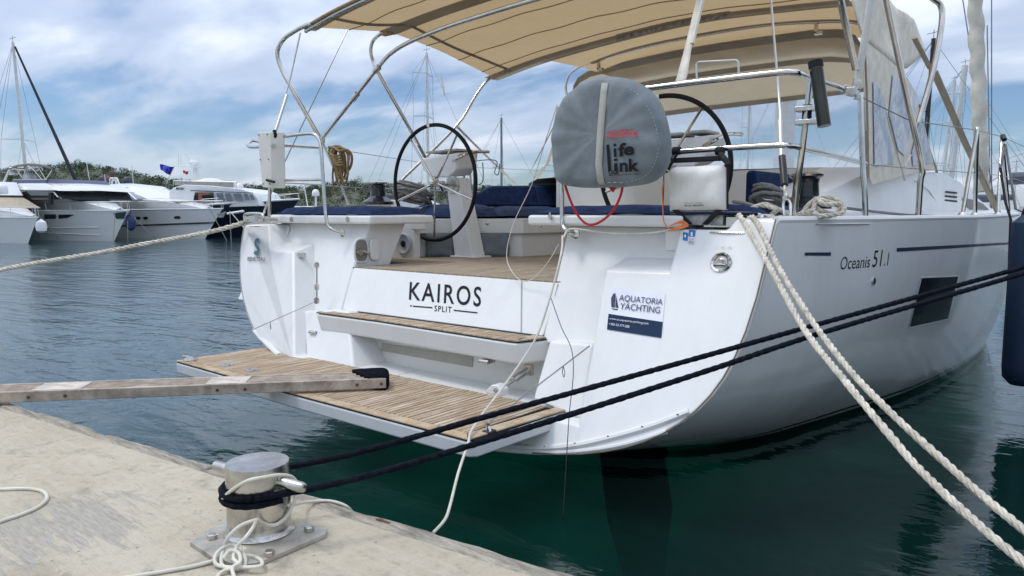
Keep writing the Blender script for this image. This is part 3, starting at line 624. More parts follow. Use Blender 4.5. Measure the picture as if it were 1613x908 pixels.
rows = [[p+Vector((0, 0, 0)) for p in fl], [p+Vector((-.02, 0, .21)) for p in fl], [p+Vector((.03, -.03, .215)) for p in fl], [p+Vector((.03, -.03, .345)) for p in fl], [p+Vector((-.9, .5, .35)) for p in fl]]
mb.grid(rows); settle = mb.build('settee_base', CREAM, Y, bevel=.006)
mb = MB()
def puff(mb, quad, h, nx=14, ny=8, p=.4):     # a soft pad: four base corners and its height along the normal
    a, b, c, d = [Vector(q) for q in quad]; nrm = (b-a).cross(d-a).normalized(); rows = []
    for j in range(ny+1):
        rows.append([])
        for i in range(nx+1):
            u, v = i/nx, j/ny; e = max(0, min(min(u, 1-u)*nx/2.5, min(v, 1-v)*ny/2.5, 1)); rows[-1].append(a.lerp(b, u).lerp(d.lerp(c, u), v)+nrm*h*(e**p)+nrm*.004*math.sin(u*13+v*9))
    mb.grid(rows); mb.add([a, b, c, d], [(3, 2, 1, 0)]); return mb
z = 1.375
puff(mb, [P(673, 343, y=4.6), P(788, 341, y=5.05), P(800, 336, y=6.2)+Vector((-.3, 0, .0)), P(673, 336, y=5.4)+Vector((-.3, 0, .0))], .10); mb.build('settee_cushion', NAVY, settle, sharp=80)
mb = MB(); puff(mb, [P(790, 341, y=5.05), P(885, 341, y=6.3), P(885, 336, y=7.2), P(760, 336, y=6.4)], .085); mb.build('settee_cushion', NAVY, settle, sharp=80)
mb = MB(); bk = [P(728, 326, y=5.7), P(886, 326, y=6.9), P(884, 292, y=7.0), P(775, 293, y=6.15), P(733, 314, y=5.75)]
n = len(bk); off = Vector((-.12, .10, 0)); mb.add(bk+[p+off for p in bk], [tuple(range(n)), tuple(range(n, 2*n))[::-1]]+[(i, n+i, n+(i+1) % n, (i+1) % n) for i in range(n)]); mb.build('settee_backrest', NAVY, settle, bevel=.03, seg=4)
mb = MB(); mb.tube([P(843, 293, y=6.6)+Vector((.02, -.02, 0)), P(850, 322, y=6.6)+Vector((.02, -.02, 0))], .006, 6); mb.build('backrest_seam', mat('blue_piping', (.012, .035, .10), .8), settle)
def SF(px, py):
    a, b = Vector((-4.90, 4.42, 0)), Vector((-4.12, 5.15, 0)); n_ = Vector((b.y-a.y, -(b.x-a.x), 0)); r = ray(px, py); return Vector((0, 0, EYE))+r*((a-Vector((0, 0, EYE))).dot(n_)/r.dot(n_))
for x0, x1 in ((672, 717), (748, 803)):
    mb = MB(); mb.grid([[SF(x0+(x1-x0)*i/8, 367+(404-367)*j/6)+Vector((.02, -.03+.008*math.sin(i*.9+j*1.7), 0)) for i in range(9)] for j in range(7)])
    mb.build('storage_pocket', GREYF, settle, solid=.008)
q = P(663, 348, y=4.35); mb = MB(); mb.box(q+Vector((-.10, -.02, -.08)), q+Vector((.055, .02, .05))); ip = mb.build('instrument_panel', CREAM, Y, bevel=.012)
letters('lettering', 'B&G', [(657.5, 347), (666.5, 347), (666.5, 343.5), (657.5, 343.5)], lambda a, b: P(a, b, y=4.325), INK, ip, bold=.02)
for px in (683, 775, 858):
    q = P(px, 352 if px != 858 else 356, y=5.0); mb = MB(); mb.lathe([(.014, 0), (.014, .012), (.006, .016)], q+Vector((0, -.06, 0)), 12, (.5, -.85, 0)); mb.build('locker_latch', STEELD, settle)
# shower box let into the port locker side
mb = MB(); c = Vector((-4.297, 3.60, 1.155)); c = P(569, 395, x=-4.295)
def oval(c, ry, rz, n=24, k=3): return [c+Vector((0, ry*math.copysign(abs(math.cos(a))**(2/k), math.cos(a)), rz*math.copysign(abs(math.sin(a))**(2/k), math.sin(a)))) for a in [2*math.pi*i/n for i in range(n)]]
mb.tube(oval(c, .062, .085), .008, 6, closed=True); sh = mb.build('shower_box', GEL, Y)
mb = MB(); mb.prism(oval(c+Vector((.002, 0, 0)), .056, .078), (.002, 0, 0)); mb.build('recess', mat('recess_grey', (.22, .22, .21), .6), sh)
mb = MB(); mb.tube([c+Vector((.008, -.02, .01)), c+Vector((.03, .02, -.012)), c+Vector((.035, .05, -.03))], .011, 10); mb.lathe([(.026, 0), (.026, .02)], c+Vector((.006, -.025, -.01)), 16, (1, 0, 0)); mb.build('shower_head', STEELD, sh)
mb = MB(); mb.prism(oval(c+Vector((.004, .115, .005)), .045, .08), (.012, .006, 0)); mb.build('lid', GEL, sh, bevel=.004)
# steering pedestals and wheels
def wheel(cx, cz, cy, rad):
    c = Vector((cx, cy, cz)); mb = MB(); mb.tube([c+Vector((rad*math.cos(a), 0, rad*math.sin(a))) for a in [2*math.pi*i/72 for i in range(72)]], .0165, 12, closed=True)
    w_ = mb.build('steering_wheel', RUBBER, Y)
    for k in range(5):
        a = math.pi/2+.0+2*math.pi*k/5+ROTW; mb = MB(); mb.tube([c+Vector((.03*math.cos(a), .02, .03*math.sin(a))), c+Vector((rad*math.cos(a), 0, rad*math.sin(a)))], .0095, 8); mb.build('spoke', STEEL, w_)
    mb = MB(); mb.lathe([(.034, 0), (.036, .02), (.03, .05), (.018, .056)], c+Vector((0, .02, 0)), 20, (0, -1, 0)); mb.lathe([(.02, 0), (.02, .12)], c+Vector((0, .01, 0)), 14, (0, 1, 0)); mb.build('hub', STEEL, w_)
    mb = MB(); mb.tube([c+Vector((rad*math.cos(a), 0, rad*math.sin(a))) for a in (1.63, 1.66, 1.69)], .018, 10); mb.build('centre_mark', WHITEF, w_); return w_
ROTW = math.pi
def pedestal(cx, mir=1, hd=0):
    mb = MB()
    base = [Vector((cx+sx*.105+.09*0, 4.76+sy*.085, 1.03)) for sx, sy in ((-1, -1), (1, -1), (1, 1), (-1, 1))]
    dx = (-.10)*1; top_ = [Vector((cx+sx*.075+dx*mir, 4.74+sy*.07, 1.72)) for sx, sy in ((-1, -1), (1, -1), (1, 1), (-1, 1))]
    mb.add(base+top_, [(3, 2, 1, 0), (4, 5, 6, 7), (0, 1, 5, 4), (1, 2, 6, 5), (2, 3, 7, 6), (3, 0, 4, 7)])
    mb.box((cx-.15, 4.66, 1.03), (cx+.15, 4.88, 1.045))
    p_ = mb.build('steering_pedestal', GEL, Y, bevel=.02, seg=3); hx = cx+dx*mir+hd
    mb = MB(); f = [Vector((hx-.24, 0, 1.90)), Vector((hx-.21, 0, 1.80)), Vector((hx-.10, 0, 1.73)), Vector((hx+.12, 0, 1.72)), Vector((hx+.22, 0, 1.79)), Vector((hx+.24, 0, 1.93))]
    mb.prism([v+Vector((0, 4.66, 0)) for v in f], (0, .26, .03)); head = mb.build('console', GEL, p_, bevel=.02, seg=3)
    mb = MB(); mb.box((hx-.19, 4.68, 1.945), (hx+.02, 4.89, 1.965)); mb.box((hx+.04, 4.68, 1.95), (hx+.20, 4.89, 1.97)); mb.build('display_covers', mat('cover_grey', (.42, .42, .40), .6), head, bevel=.008)
    mb = MB(); mb.tube(spline([Vector((hx+.20, 4.64, 1.86)), Vector((hx+.27, 4.62, 1.88)), Vector((hx+.33, 4.72, 1.93)), Vector((hx+.33, 4.95, 1.95))], 6), .013, 8); mb.build('grab_bar', STEEL, head)
    mb = MB(); mb.lathe([(.075, 0), (.075, .01)], Vector((hx-hd+.02, 4.662, 1.66)), 20, (0, -1, 0)); mb.build('flange', STEELD, p_)
pedestal(-4.40, 1.25, -.15); wheel(-4.60, 1.672, 4.52, .49)
pedestal(-2.28); wheel(-2.46, 1.715, 4.60, .49)
# winches
def winch(px, py, y, s=1.0, red=False):
    q = P(px, py, y=y); mb = MB(); mb.lathe([(.15*s, 0), (.15*s, .03), (.11*s, .055), (.095*s, .065), (.078*s, .08), (.072*s, .16), (.078*s, .19), (.10*s, .205), (.085*s, .215)], q, 28); w_ = mb.build('winch', mat('winch_black', (.012, .014, .02), .22, coat=.5), Y)
    mb = MB(); mb.lathe([(.098*s, .206), (.10*s, .218), (.08*s, .228), (.02, .232)], q, 28); mb.build('winch_top', STEEL, w_); return q
winch(596, 323, 4.8, 1.0); qw = winch(1268, 330, 4.8, 1.05)
mb = MB(); mb.box((-5.95, 4.25, 1.385), (-5.3, 7.5, 1.47)); mb.build('winch_plinth', GEL, Y, bevel=.03, seg=3); mb = MB(); mb.box((-1.82, 4.45, 1.385), (-1.35, 5.3, 1.442)); mb.build('winch_plinth', GEL, Y, bevel=.03, seg=3)
# mooring cleats
def cleat(px, py, y, name='mooring_cleat', s=1.0, rot=0):
    q = P(px, py, y=y); M_ = Matrix.Translation(q) @ Matrix.Rotation(rot, 4, 'Z'); mb = MB()
    mb.tube([M_ @ Vector(v) for v in spline([(-.13*s, 0, .0), (-.13*s, 0, .045*s), (-.08*s, 0, .06*s), (.08*s, 0, .06*s), (.13*s, 0, .045*s), (.13*s, 0, 0)], 5)], .011*s, 8)
    mb.box((-.04*s, -.016, 0), (.04*s, .016, .045*s), M_); mb.box((-.15*s, -.03*s, -.004), (.15*s, .03*s, .004), M_); return mb.build(name, STEEL, Y)
cleat(1158, 357, 3.49); cleat(400, 349, 3.2); cleat(1197, 349, 3.5, s=.5)
def chafe(a, b, proj, r=.008):
    mb = MB(); mb.tube([lift(proj(*a), .004), lift(proj((a[0]+b[0])/2, (a[1]+b[1])/2), .006), lift(proj(*b), .004)], [r*.6, r, r*.6], 8, flat=.5); mb.build('chafe_strip', STEEL, Y)
chafe((1118, 366), (1172, 367), Q); chafe((1284, 353.5), (1370, 353), H); chafe((394, 357), (410, 357.5), Qp)
q = Q(1136, 415); mb = MB(); mb.lathe([(.052, 0), (.052, .008), (.044, .018), (.034, .012), (.034, .004)], q, 32, (0, -1, .3)); dk = mb.build('deck_fill_cap', STEEL, Y)
mb = MB(); mb.tube([q+Vector((-.03, -.014, -.006)), q+Vector((.03, -.014, -.006))], .008, 8); mb.lathe([(.03, .002), (.022, .006)], q, 20, (0, -1, .3)); mb.box(q+Vector((-.012, -.016, -.02)), q+Vector((.012, -.006, .02))); mb.build('cap_key', STEELD, dk)
q = Qp(446, 367); mb = MB(); mb.lathe([(.072, 0), (.070, .008), (.062, .009)], T(447, 367, 2.835, .55), 28, (0, -1, .55)); mb.build('inspection_cover', GEL, Y)
q = T(479, 402, 2.80, .5); mb = MB(); mb.box(q+Vector((-.03, -.04, -.016)), q+Vector((.025, .0, .016))); mb.build('socket', STEELD, Y, bevel=.003)
# lettering and stickers of the stern
letters('ship_name', 'KAIROS', [(644, 472.5), (757, 483.8), (758.5, 452), (645.5, 444)], T, INK, panel, bold=.012, space=1.22)
letters('home_port', 'SPLIT', [(684, 490.5), (711, 493), (711.5, 483.5), (684.5, 481.3)], T, INK, panel, bold=.01, space=1.2)
decal('rule_line', [(650.5, 481.6), (681, 484), (681, 486), (650.5, 483.6)], T, INK, panel, .003); decal('rule_line', [(645.8, 481), (649, 481.3), (649, 483.2), (645.8, 482.9)], T, INK, panel, .003); decal('rule_line', [(714.5, 488), (752, 492), (752, 494), (714.5, 490)], T, INK, panel, .003)
sk = decal('company_sticker', [(956, 519), (1041.5, 532.5), (1048, 463), (963, 454.5)], Q, STICK, Y, .003); decal('sticker_band', [(956, 519), (1041.5, 532.5), (1044, 507.5), (958.5, 494.5)], Q, STICKN, sk, .005)
def PQ(px, py): return lift(Q(px, py), .006)
letters('lettering', 'AQUATORIA', [(974.5, 475.5), (1043, 482), (1044.5, 471.5), (976, 464)], PQ, INKN, sk); letters('lettering', 'YACHTING', [(976, 487), (1039, 493.8), (1040.5, 483.5), (977.5, 477)], PQ, INKN, sk)
letters('lettering', 'www.ou.aquatoria-yachting.com', [(959.5, 504.0), (1021, 513), (1021.5, 508), (960.5, 500.5)], PQ, INKW, sk); letters('lettering', '+385-23-777-008', [(959, 512), (991, 517), (991.5, 513), (959.5, 508.5)], PQ, INKW, sk)
mb = MB(); mb.add([lift(Q(*p), .007) for p in [(963, 484), (962.5, 470), (966, 463), (969.5, 462), (968, 484.5)]], [(0, 1, 2, 3, 4)]); mb.add([lift(Q(*p), .007) for p in [(969.3, 484.5), (970.2, 465), (974, 485)]], [(0, 1, 2)]); mb.add([lift(Q(*p), .007) for p in [(963, 486), (974, 487), (972, 488.5), (965, 487.5)]], [(0, 1, 2, 3)]); mb.build('sail_emblem', INKN, sk, smooth=False)
for pts, m_ in (([(1084, 376), (1094, 376.5), (1096, 363), (1085.5, 362)], BLUEST), ([(1075.5, 379), (1083.5, 379.5), (1084, 367), (1076, 366)], BLUEST), ([(1083.5, 384), (1094.5, 384.5), (1094.5, 373.5), (1083.5, 373)], STICK)):
    s_ = decal('year_sticker', pts, Q, m_, Y, .003 if m_ is BLUEST else .004)
letters('lettering', '2021', [(1084.2, 383.2), (1093.2, 383.7), (1093.3, 379.7), (1084.3, 379.2)], PQ, INK, s_); letters('lettering', 'G.V.', [(1084.5, 378.2), (1093.5, 378.5), (1093.5, 375), (1084.5, 374.7)], PQ, INKR, s_)
mb = MB(); mb.add([PQ(*p) for p in [(1088, 372), (1091, 372), (1091, 366), (1088, 366)]], [(0, 1, 2, 3)]); mb.add([PQ(*p) for p in [(1078, 374), (1080.5, 374), (1080.5, 370), (1078, 370)]], [(0, 1, 2, 3)]); mb.build('sticker_marks', INKW, s_, smooth=False)
def PQp(px, py):
    h = pqb.ray_cast(Vector((0, 0, EYE)), ray(px, py).normalized())[0]; return lift(h if h is not None else Qp(px, py), .003)
letters('builder_name', 'BENETEAU', [(390, 411), (417.5, 411), (417.5, 405), (390, 405)], PQp, INK, Y, bold=.01)
letters('builder_emblem', 'S', [(399, 402), (408.5, 402), (409.5, 375), (401, 375)], PQp, mat('emblem_steel', (.05, .15, .17), .3, .3), Y, bold=.05)
letters('mould_number', '-- K A', [(1126, 391.5), (1153, 391.5), (1153, 388.5), (1126, 388.5)], PQ, mat('faint_grey', (.45, .45, .44), .5), Y)
# hull side: stripe, model lettering, window, vent
decal('hull_stripe', [(1268, 403), (1309, 403.3), (1309, 397.8), (1268, 398)], H, INKN, Y, .007, 10); decal('hull_stripe', [(1413, 397), (1591, 385.5), (1591, 382), (1413, 391)], H, INKN, Y, .007, 30)
letters('model_lettering', 'Oceanis', [(1324, 425.5), (1371, 421.5), (1371, 402.5), (1324, 405)], H, INK, Y, shear=.3); letters('model_lettering', '51', [(1374, 421.5), (1391, 420), (1391, 394), (1374, 395.5)], H, INK, Y, shear=.3); letters('model_lettering', '.1', [(1393, 419), (1401, 418.5), (1401, 398), (1393, 399)], H, INK, Y, shear=.3)
hw = [(1451, 437), (1511, 434), (1495, 503), (1432, 517)]
decal('window_surround', [(1431.5, 518.5), (1496.5, 504.5), (1512.5, 433.5), (1451, 436)], H, GEL, Y, .012, 14, 14); decal('hull_window', [(1433.5, 515.5), (1493.5, 502), (1509.5, 436), (1452.5, 438.5)], H, DGLASS, Y, .020, 14, 14)
q = H(1376, 443); mb = MB(); mb.lathe([(.022, 0), (.022, .006), (.016, .007)], lift(q, .001), 18, (1, -.1, 0)); mb.build('skin_fitting', STEEL, Y); mb = MB(); mb.lathe([(.014, .004), (.014, .009)], lift(q, .003), 16, (1, -.1, 0)); mb.build('vent_hole', BLACK, Y)
# ------------------------------------------------------------------ rudders and keel under water
for u in (-2.70,):
    mb = MB(); mb.prism([Vector((u, 4.15, .05)), Vector((u, 4.95, .02)), Vector((u+.16, 4.95, -.8)), Vector((u+.16, 4.80, -1.45)), Vector((u+.16, 4.45, -1.45)), Vector((u+.08, 4.2, -.7))], (.05, 0, 0)); mb.build('rudder', mat('antifouling_black', (.004, .005, .006), .6), Y, bevel=.02)
# ------------------------------------------------------------------ pushpit rails
def pipe(name, pts, r=.0135, m=None, n=10, sm=5, parent=None):
    mb = MB(); mb.tube(spline(pts, sm) if sm else [Vector(p) for p in pts], r, n); return mb.build(name, m or STEEL, parent or Y)
# port: hoop
yh = 3.38
pp = [P(540, 368, y=3.46), P(524, 362, y=3.40), P(515, 350, y=yh), P(510, 300, y=yh), P(506, 240, y=yh), P(503, 222, y=yh), P(494, 211.5, y=yh), P(470, 212, y=yh), P(431, 218, y=yh)]
pr_ = pipe('pushpit_rail', pp); q = P(540, 368, y=3.46); mb = MB(); mb.lathe([(.028, 0), (.028, .008), (.016, .012)], q, 18, (0, -1, 0)); mb.build('rail_flange', STEEL, pr_)
pipe('pushpit_rail', [P(509, 283, y=yh), P(470, 284, y=yh), P(430, 285, y=yh)], .011)
ztop = P(431, 218, y=yh).z
side_t = [P(431, 229, y=3.30), P(398, 232, y=3.45), P(390, 228, y=3.6), P(400, 222, y=3.8), P(430, 228, x=-5.72), P(502, 233, x=-5.70)]
pipe('pushpit_rail', side_t); pipe('pushpit_rail', [P(436, 288, x=-5.6), P(500, 291, x=-5.7), P(560, 296, x=-5.75), P(760, 302, x=-5.9)], .006, WIRE, 6, 0)
pipe('pushpit_rail', [P(424, 345, y=3.4), P(425, 290, y=3.4)], .013, sm=0)
mb = MB(); f = [P(405, 209, y=3.30), P(426, 208, y=3.30), P(428, 297, y=3.30), P(413, 295, y=3.30)]; mb.prism(f, (.07, .08, 0)); bd = mb.build('raft_bracket_board', mat('stained_board', (.62, .62, .57), .45, var=.04, nscale=4, stain=((.38, .26, .14), 7, .62, .8)), Y, bevel=.006)
mb = MB()
for px, py in ((408, 213), (421, 212), (410, 252), (423, 251), (415, 290), (425, 290)): mb.lathe([(.005, 0), (.005, .004)], P(px, py, y=3.297), 8, (0, -1, 0))
mb.build('board_screws', BLACK, bd)
pipe('lashing', [P(432, 206, y=3.33), P(434, 214, y=3.33), P(432, 222, y=3.34)], .014, RUBBER); pipe('lashing', [P(420, 284, y=3.29), P(432, 287, y=3.29)], .010, RUBBER)
# starboard: from the flange beside the walk-through, hidden behind the buoy, round to the quarter
ys_ = 3.44
pipe('pushpit_rail', [P(906, 369, y=3.47), P(893, 364, y=3.42), P(886, 350, y=ys_), P(885, 300, y=ys_), P(884, 230, y=ys_), P(890, 175, y=ys_), P(905, 158, y=ys_)]); q = P(907, 369, y=3.47); mb = MB(); mb.lathe([(.028, 0), (.028, .008), (.016, .012)], q, 18, (0, -1, 0)); mb.build('rail_flange', STEEL, Y)
zt = P(1217, 115, y=3.55).z
rail = [P(905, 158, y=ys_), P(960, 147, y=3.5), P(1024, 139, y=3.52), P(1110, 128, y=3.54), P(1217, 115.5, y=3.55), P(1246, 114, y=3.56), P(1262, 117, y=3.62), P(1290, 127.5, z=zt), P(1348, 147, z=zt)]
pipe('pushpit_rail', rail, .0155)
z2 = P(1217, 230, y=3.55).z
pipe('pushpit_rail', [P(1052, 241, y=3.5), P(1110, 236, y=3.53), P(1217, 229.5, y=3.55), P(1246, 230.5, y=3.57), P(1275, 236, z=z2-.003), P(1363, 258, z=z2)], .0145)
pipe('pushpit_post', [P(1251, 341, y=3.75), P(1256, 295, y=3.72), P(1263, 240, y=3.68), P(1277, 128, y=3.66)], .0155, sm=4)
lb = on_deck(1361); yb = lb.y
pipe('pushpit_post', [lb, P(1362, 300, y=yb), P(1359, 258, y=yb), P(1355, 150, y=yb)], .0155, sm=4)
tl = on_deck(1443); pipe('bimini_leg', [tl, P(1450, 285, y=tl.y), P(1453, 270, y=tl.y), P(1448, 240, y=tl.y-.02), P(1434, 178, y=tl.y-.10), P(1415, 90, y=tl.y-.2), P(1396, -2, y=tl.y-.3), P(1385, -60, y=tl.y-.4)], .0185, sm=5)
for base in ((1251, 341, 3.75),): 
    q = P(*base[:2], y=base[2]); mb = MB(); mb.lathe([(.032, 0), (.032, .006), (.018, .012)], q-Vector((0, 0, .003)), 16); mb.build('post_base', STEEL, Y)
for q in (lb, tl): mb = MB(); mb.lathe([(.034, 0), (.034, .006), (.02, .012)], q-Vector((0, 0, .003)), 16); mb.build('post_base', STEEL, Y)
pipe('bimini_leg', [P(1452, -20, y=4.8), P(1468, -3, y=4.85), P(1482, 10, y=4.9), P(1483, 40, y=4.9), P(1470, 110, y=4.85), P(1447, 193, y=4.8)], .0165)
pipe('bimini_strut', [P(1372, -2, y=4.15), P(1361, 70, y=4.2), P(1351, 126, y=4.25)], .019, mat('white_tube', (.68, .68, .66), .3), sm=0); pipe('bimini_leg', [P(1320, -20, y=4.0), P(1330, 30, y=4.1), P(1348, 110, y=4.2)], .0185, sm=0)
mb = MB(); q = P(1350, 133, y=4.25); mb.lathe([(.02, -.03), (.024, 0), (.02, .03)], q, 12); mb.lathe([(.014, -.08), (.014, -.03)], q, 10); mb.box(P(1340, 145, y=4.2)-Vector((.02, .02, .02)), P(1340, 145, y=4.2)+Vector((.03, .02, .022))); mb.build('strut_fork', STEELD, Y, bevel=.003)
mb = MB()
for px, py in ((1332, 141), (1337, 143), (1342, 146)): c = P(px, py, z=zt); mb.tube([c+Vector((.02*math.cos(a), .0, .02*math.sin(a))) for a in [2*math.pi*i/14 for i in range(14)]], .005, 6, closed=True)
mb.build('rail_lashing', BEIGEF, Y)
# backstay with its turnbuckle, port backstay
cp = P(1240, 341, y=3.62); bs = [cp, P(1229, 178, y=3.95), P(1214, -5, y=4.5), P(1205, -80, y=4.8)]
mb = MB(); mb.tube([P(1231, 250, y=3.8), P(1229, 178, y=3.95)]+bs[2:], .0065, 8); mb.tube([P(1231, 255, y=3.8), P(1229, 190, y=3.93)], .011, 8); bkst = mb.build('backstay', mat('pale_rod', (.60, .60, .58), .3, .3), Y)
mb = MB(); mb.tube([P(1232, 247, y=3.8), P(1236, 292, y=3.7)], .018, 12); mb.build('turnbuckle', BLACK, bkst)
mb = MB(); mb.tube([P(1236, 292, y=3.7), P(1238, 315, y=3.66)], .008, 8); mb.tube(spline([cp+Vector((-.014, 0, 0)), P(1234, 322, y=3.65), P(1238, 313, y=3.66), P(1245, 322, y=3.65), cp+Vector((.014, 0, 0))], 5), .007, 8); mb.lathe([(.012, -.02), (.012, .02)], P(1238, 312, y=3.66), 10, (0, 1, 0)); mb.box(cp-Vector((.012, .004, .02)), cp+Vector((.012, .004, .03))); mb.build('clevis_fork', STEEL, bkst)
mb = MB(); mb.tube([P(413, 343, y=3.55), P(432, 290, y=3.62), P(550, 42, y=4.5), P(590, -45, y=4.9)], .0055, 8); bkp = mb.build('backstay', WIRE, Y); mb = MB(); mb.tube([P(414, 340, y=3.55), P(432, 290, y=3.62)], .009, 8); mb.tube([P(408, 347, y=3.5), P(417, 334, y=3.55)], .022, 8, flat=.4); mb.build('turnbuckle', STEELD, bkp)
pipe('bimini_strut', [P(473, 52, y=3.72), P(458, 120, y=3.66), P(447, 160, y=3.60), P(432, 213, y=3.40)], .007, mat('pale_rod', (.6, .6, .58), .3, .3), sm=0)
pipe('bimini_strut', [P(452, 150, y=3.62), P(432, 213, y=3.40)], .012, mat('pale_rod', (.6, .6, .58), .3, .3), sm=0)
# stanchions and guard wires
def vstan(pxa, pxb, ptop):
    a, b = on_deck(pxa), on_deck(pxb); yt = (a.y+b.y)/2; t = P(*ptop, y=yt)
    mb = MB(); mb.tube(spline([a, a.lerp(t, .5)+Vector((0, -.0, 0)), t+Vector((0, -.02, -.06)), t, t+Vector((0, .03, -.05)), b.lerp(t, .5), b], 5), .0145, 10); o = mb.build('guard_rail_stanchion', STEEL, Y)
    mb = MB(); 
    for q in (a, b): mb.lathe([(.034, -.003), (.034, .012), (.018, .03)], q, 14)
    mb.build('stanchion_base', STEEL, o); return t
t1 = vstan(1512, 1532, (1539, 203)); t2 = vstan(1568, 1586, (1579, 214))
w0 = P(1350, 150, y=yb); mb = MB(); mb.tube([w0, P(1432, 190, y=tl.y-.1), t1+Vector((0, 0, -.01)), t2+Vector((0, 0, -.01)), Vector((-.78, 9.4, 2.06)), Vector((-1.9, 14, 2.1))], .0035, 6)
w1 = P(1363, 259, y=yb); mb.tube([w1, P(1450, 267, y=tl.y), t1.lerp(on_deck(1522), .5), t2.lerp(on_deck(1577), .5), Vector((-.78, 9.4, 1.72)), Vector((-1.9, 14, 1.8))], .003, 6); mb.build('guard_wires', WIRE, Y)
mb = MB(); pw = P(505, 232, x=-5.7); mb.tube([pw, P(700, 262, x=-5.95), Vector((-6.15, 9, 2.0)), Vector((-5.3, 14, 2.1))], .0035, 6); mb.build('guard_wires', WIRE, Y)
for y_ in (6.4, 8.6):
    e = edge_at(y_, -1); mb = MB(); mb.tube(spline([Vector((e.x+.06, y_, 1.4)), Vector((e.x+.06, y_+.06, 1.7)), Vector((e.x+.06, y_+.1, 2.0)), Vector((e.x+.06, y_+.18, 1.99)), Vector((e.x+.06, y_+.22, 1.7)), Vector((e.x+.06, y_+.24, 1.4))], 5), .0145, 8); mb.build('guard_rail_stanchion', STEEL, Y)
# outboard rail bracket hoop on the starboard rail, rod holder
pipe('rail_hook', [P(1098, 132, y=3.53), P(1097, 101, y=3.53), P(1100, 98, y=3.53), P(1160, 95, y=3.54), P(1163, 98, y=3.54), P(1164, 124, y=3.55)], .005, mat('white_wire', (.55, .55, .53), .3), sm=0)
mb = MB(); a = P(1298.5, 199, y=3.58); b = P(1285, 103, y=3.60); mb.tube([a, b], .030, 20); rh = mb.build('rod_holder', mat('smoked_steel', (.05, .052, .045), .16, 1, var=.1), Y)
mb = MB(); d = (b-a).normalized(); mb.tube([b-d*.012, b+d*.018], .033, 20); mb.build('holder_rim', RUBBER, rh); mb = MB(); mb.tube([b+d*.0185, b+d*.019], .026, 20); mb.build('holder_bore', INK, rh)
mb = MB()
for t_ in ((1270, 172), (1270, 193)): c = P(*t_, y=3.66); mb.box(c+Vector((-.045, -.035, -.012)), c+Vector((.075, .03, .012)))
mb.build('clamp', STEELD, rh, bevel=.004); mb = MB(); mb.tube([P(1272, 165, y=3.67), P(1270, 197, y=3.68)], .022, 10); mb.build('clamp_liner', RUBBER, rh)
# ------------------------------------------------------------------ bimini
def bow_pts(rowctrl, y, n=40):
    out = []
    us = [p[0] for p in rowctrl]
    sp_ = spline([Vector((u, y, z)) for u, z in rowctrl], 16); u0, u1 = us[0], us[-1]
    for i in range(n+1):
        u = u0+(u1-u0)*i/n
        for a, b in zip(sp_, sp_[1:]):
            if a.x-1e-4 <= u <= b.x+1e-4: out.append(a.lerp(b, (u-a.x)/(b.x-a.x+1e-9))); break
        else: out.append(sp_[-1].copy())
    return out
B1 = bow_pts([(-5.33, 2.942), (-4.88, 3.02), (-4.2, 3.09), (-3.48, 3.12), (-2.6, 3.09), (-1.62, 2.95)], 3.75)
B2 = bow_pts([(-5.25, 3.05), (-4.53, 3.12), (-3.48, 3.17), (-2.5, 3.13), (-1.62, 3.03)], 4.6)
B3 = bow_pts([(-5.22, 2.832), (-4.55, 2.941), (-3.68, 3.022), (-2.87, 3.06), (-2.08, 3.023), (-1.66, 2.99)], 6.0)
rows = []
for A_, B_, k, sag in ((B1, B2, 8, .03), (B2, B3, 14, .035)):
    for j in range(k):
        t = j/k; rows.append([])
        for i, (a, b) in enumerate(zip(A_, B_)):
            p = a.lerp(b, t); s = math.sin(math.pi*t); ed = min(i, len(A_)-1-i)/len(A_); p.z -= sag*s*(1 if ed > .08 else .4+ed*7); p.z += .006*math.sin(i*.9+j*.5)*s
            if i < 4: p.x += .10*s*(4-i)/4*(1 if A_ is B2 else .3); 
            rows[-1].append(p)
rows.append(B3)
mb = MB(); mb.grid(rows); bim = mb.build('bimini_canopy', CANVAS, Y, sharp=70)
B3b = bow_pts([(-4.6, 2.945), (-3.68, 3.026), (-2.87, 3.064), (-2.08, 3.027), (-1.66, 2.99)], 6.02); B4 = bow_pts([(-4.78, 3.03), (-4.155, 3.14), (-3.34, 3.18), (-2.64, 3.17), (-2.0, 3.10), (-1.66, 2.99)], 7.0)
mb = MB(); mb.grid([[a.lerp(b, t) for a, b in zip(B3b, B4)] for t in (0, .25, .5, .75, 1)]); mb.build('bimini_link_panel', CANVAS, Y); mb = MB(); B5 = [p+Vector((.03, .75, -.03)) for p in B4]; mb.grid([[a.lerp(b, t) for a, b in zip(B4, B5)] for t in (0, .5, 1)]); mb.build('bimini_link_panel', CANVAS, Y)
def band(B_, dy0, dy1, dz=-.012, i0=0, i1=None, name='reinforcing_band'):
    s = B_[i0:i1]; mb = MB(); mb.grid([[p+Vector((0, dy0, dz)) for p in s], [p+Vector((0, (dy0+dy1)/2, dz-.006)) for p in s], [p+Vector((0, dy1, dz)) for p in s]]); return mb.build(name, CANVASG, bim)
band(B1, -.01, .13); band(B2, -.10, .08, -.02); band(B3, -.12, .10, -.02); band(B4, -.06, .03, -.012, 2)
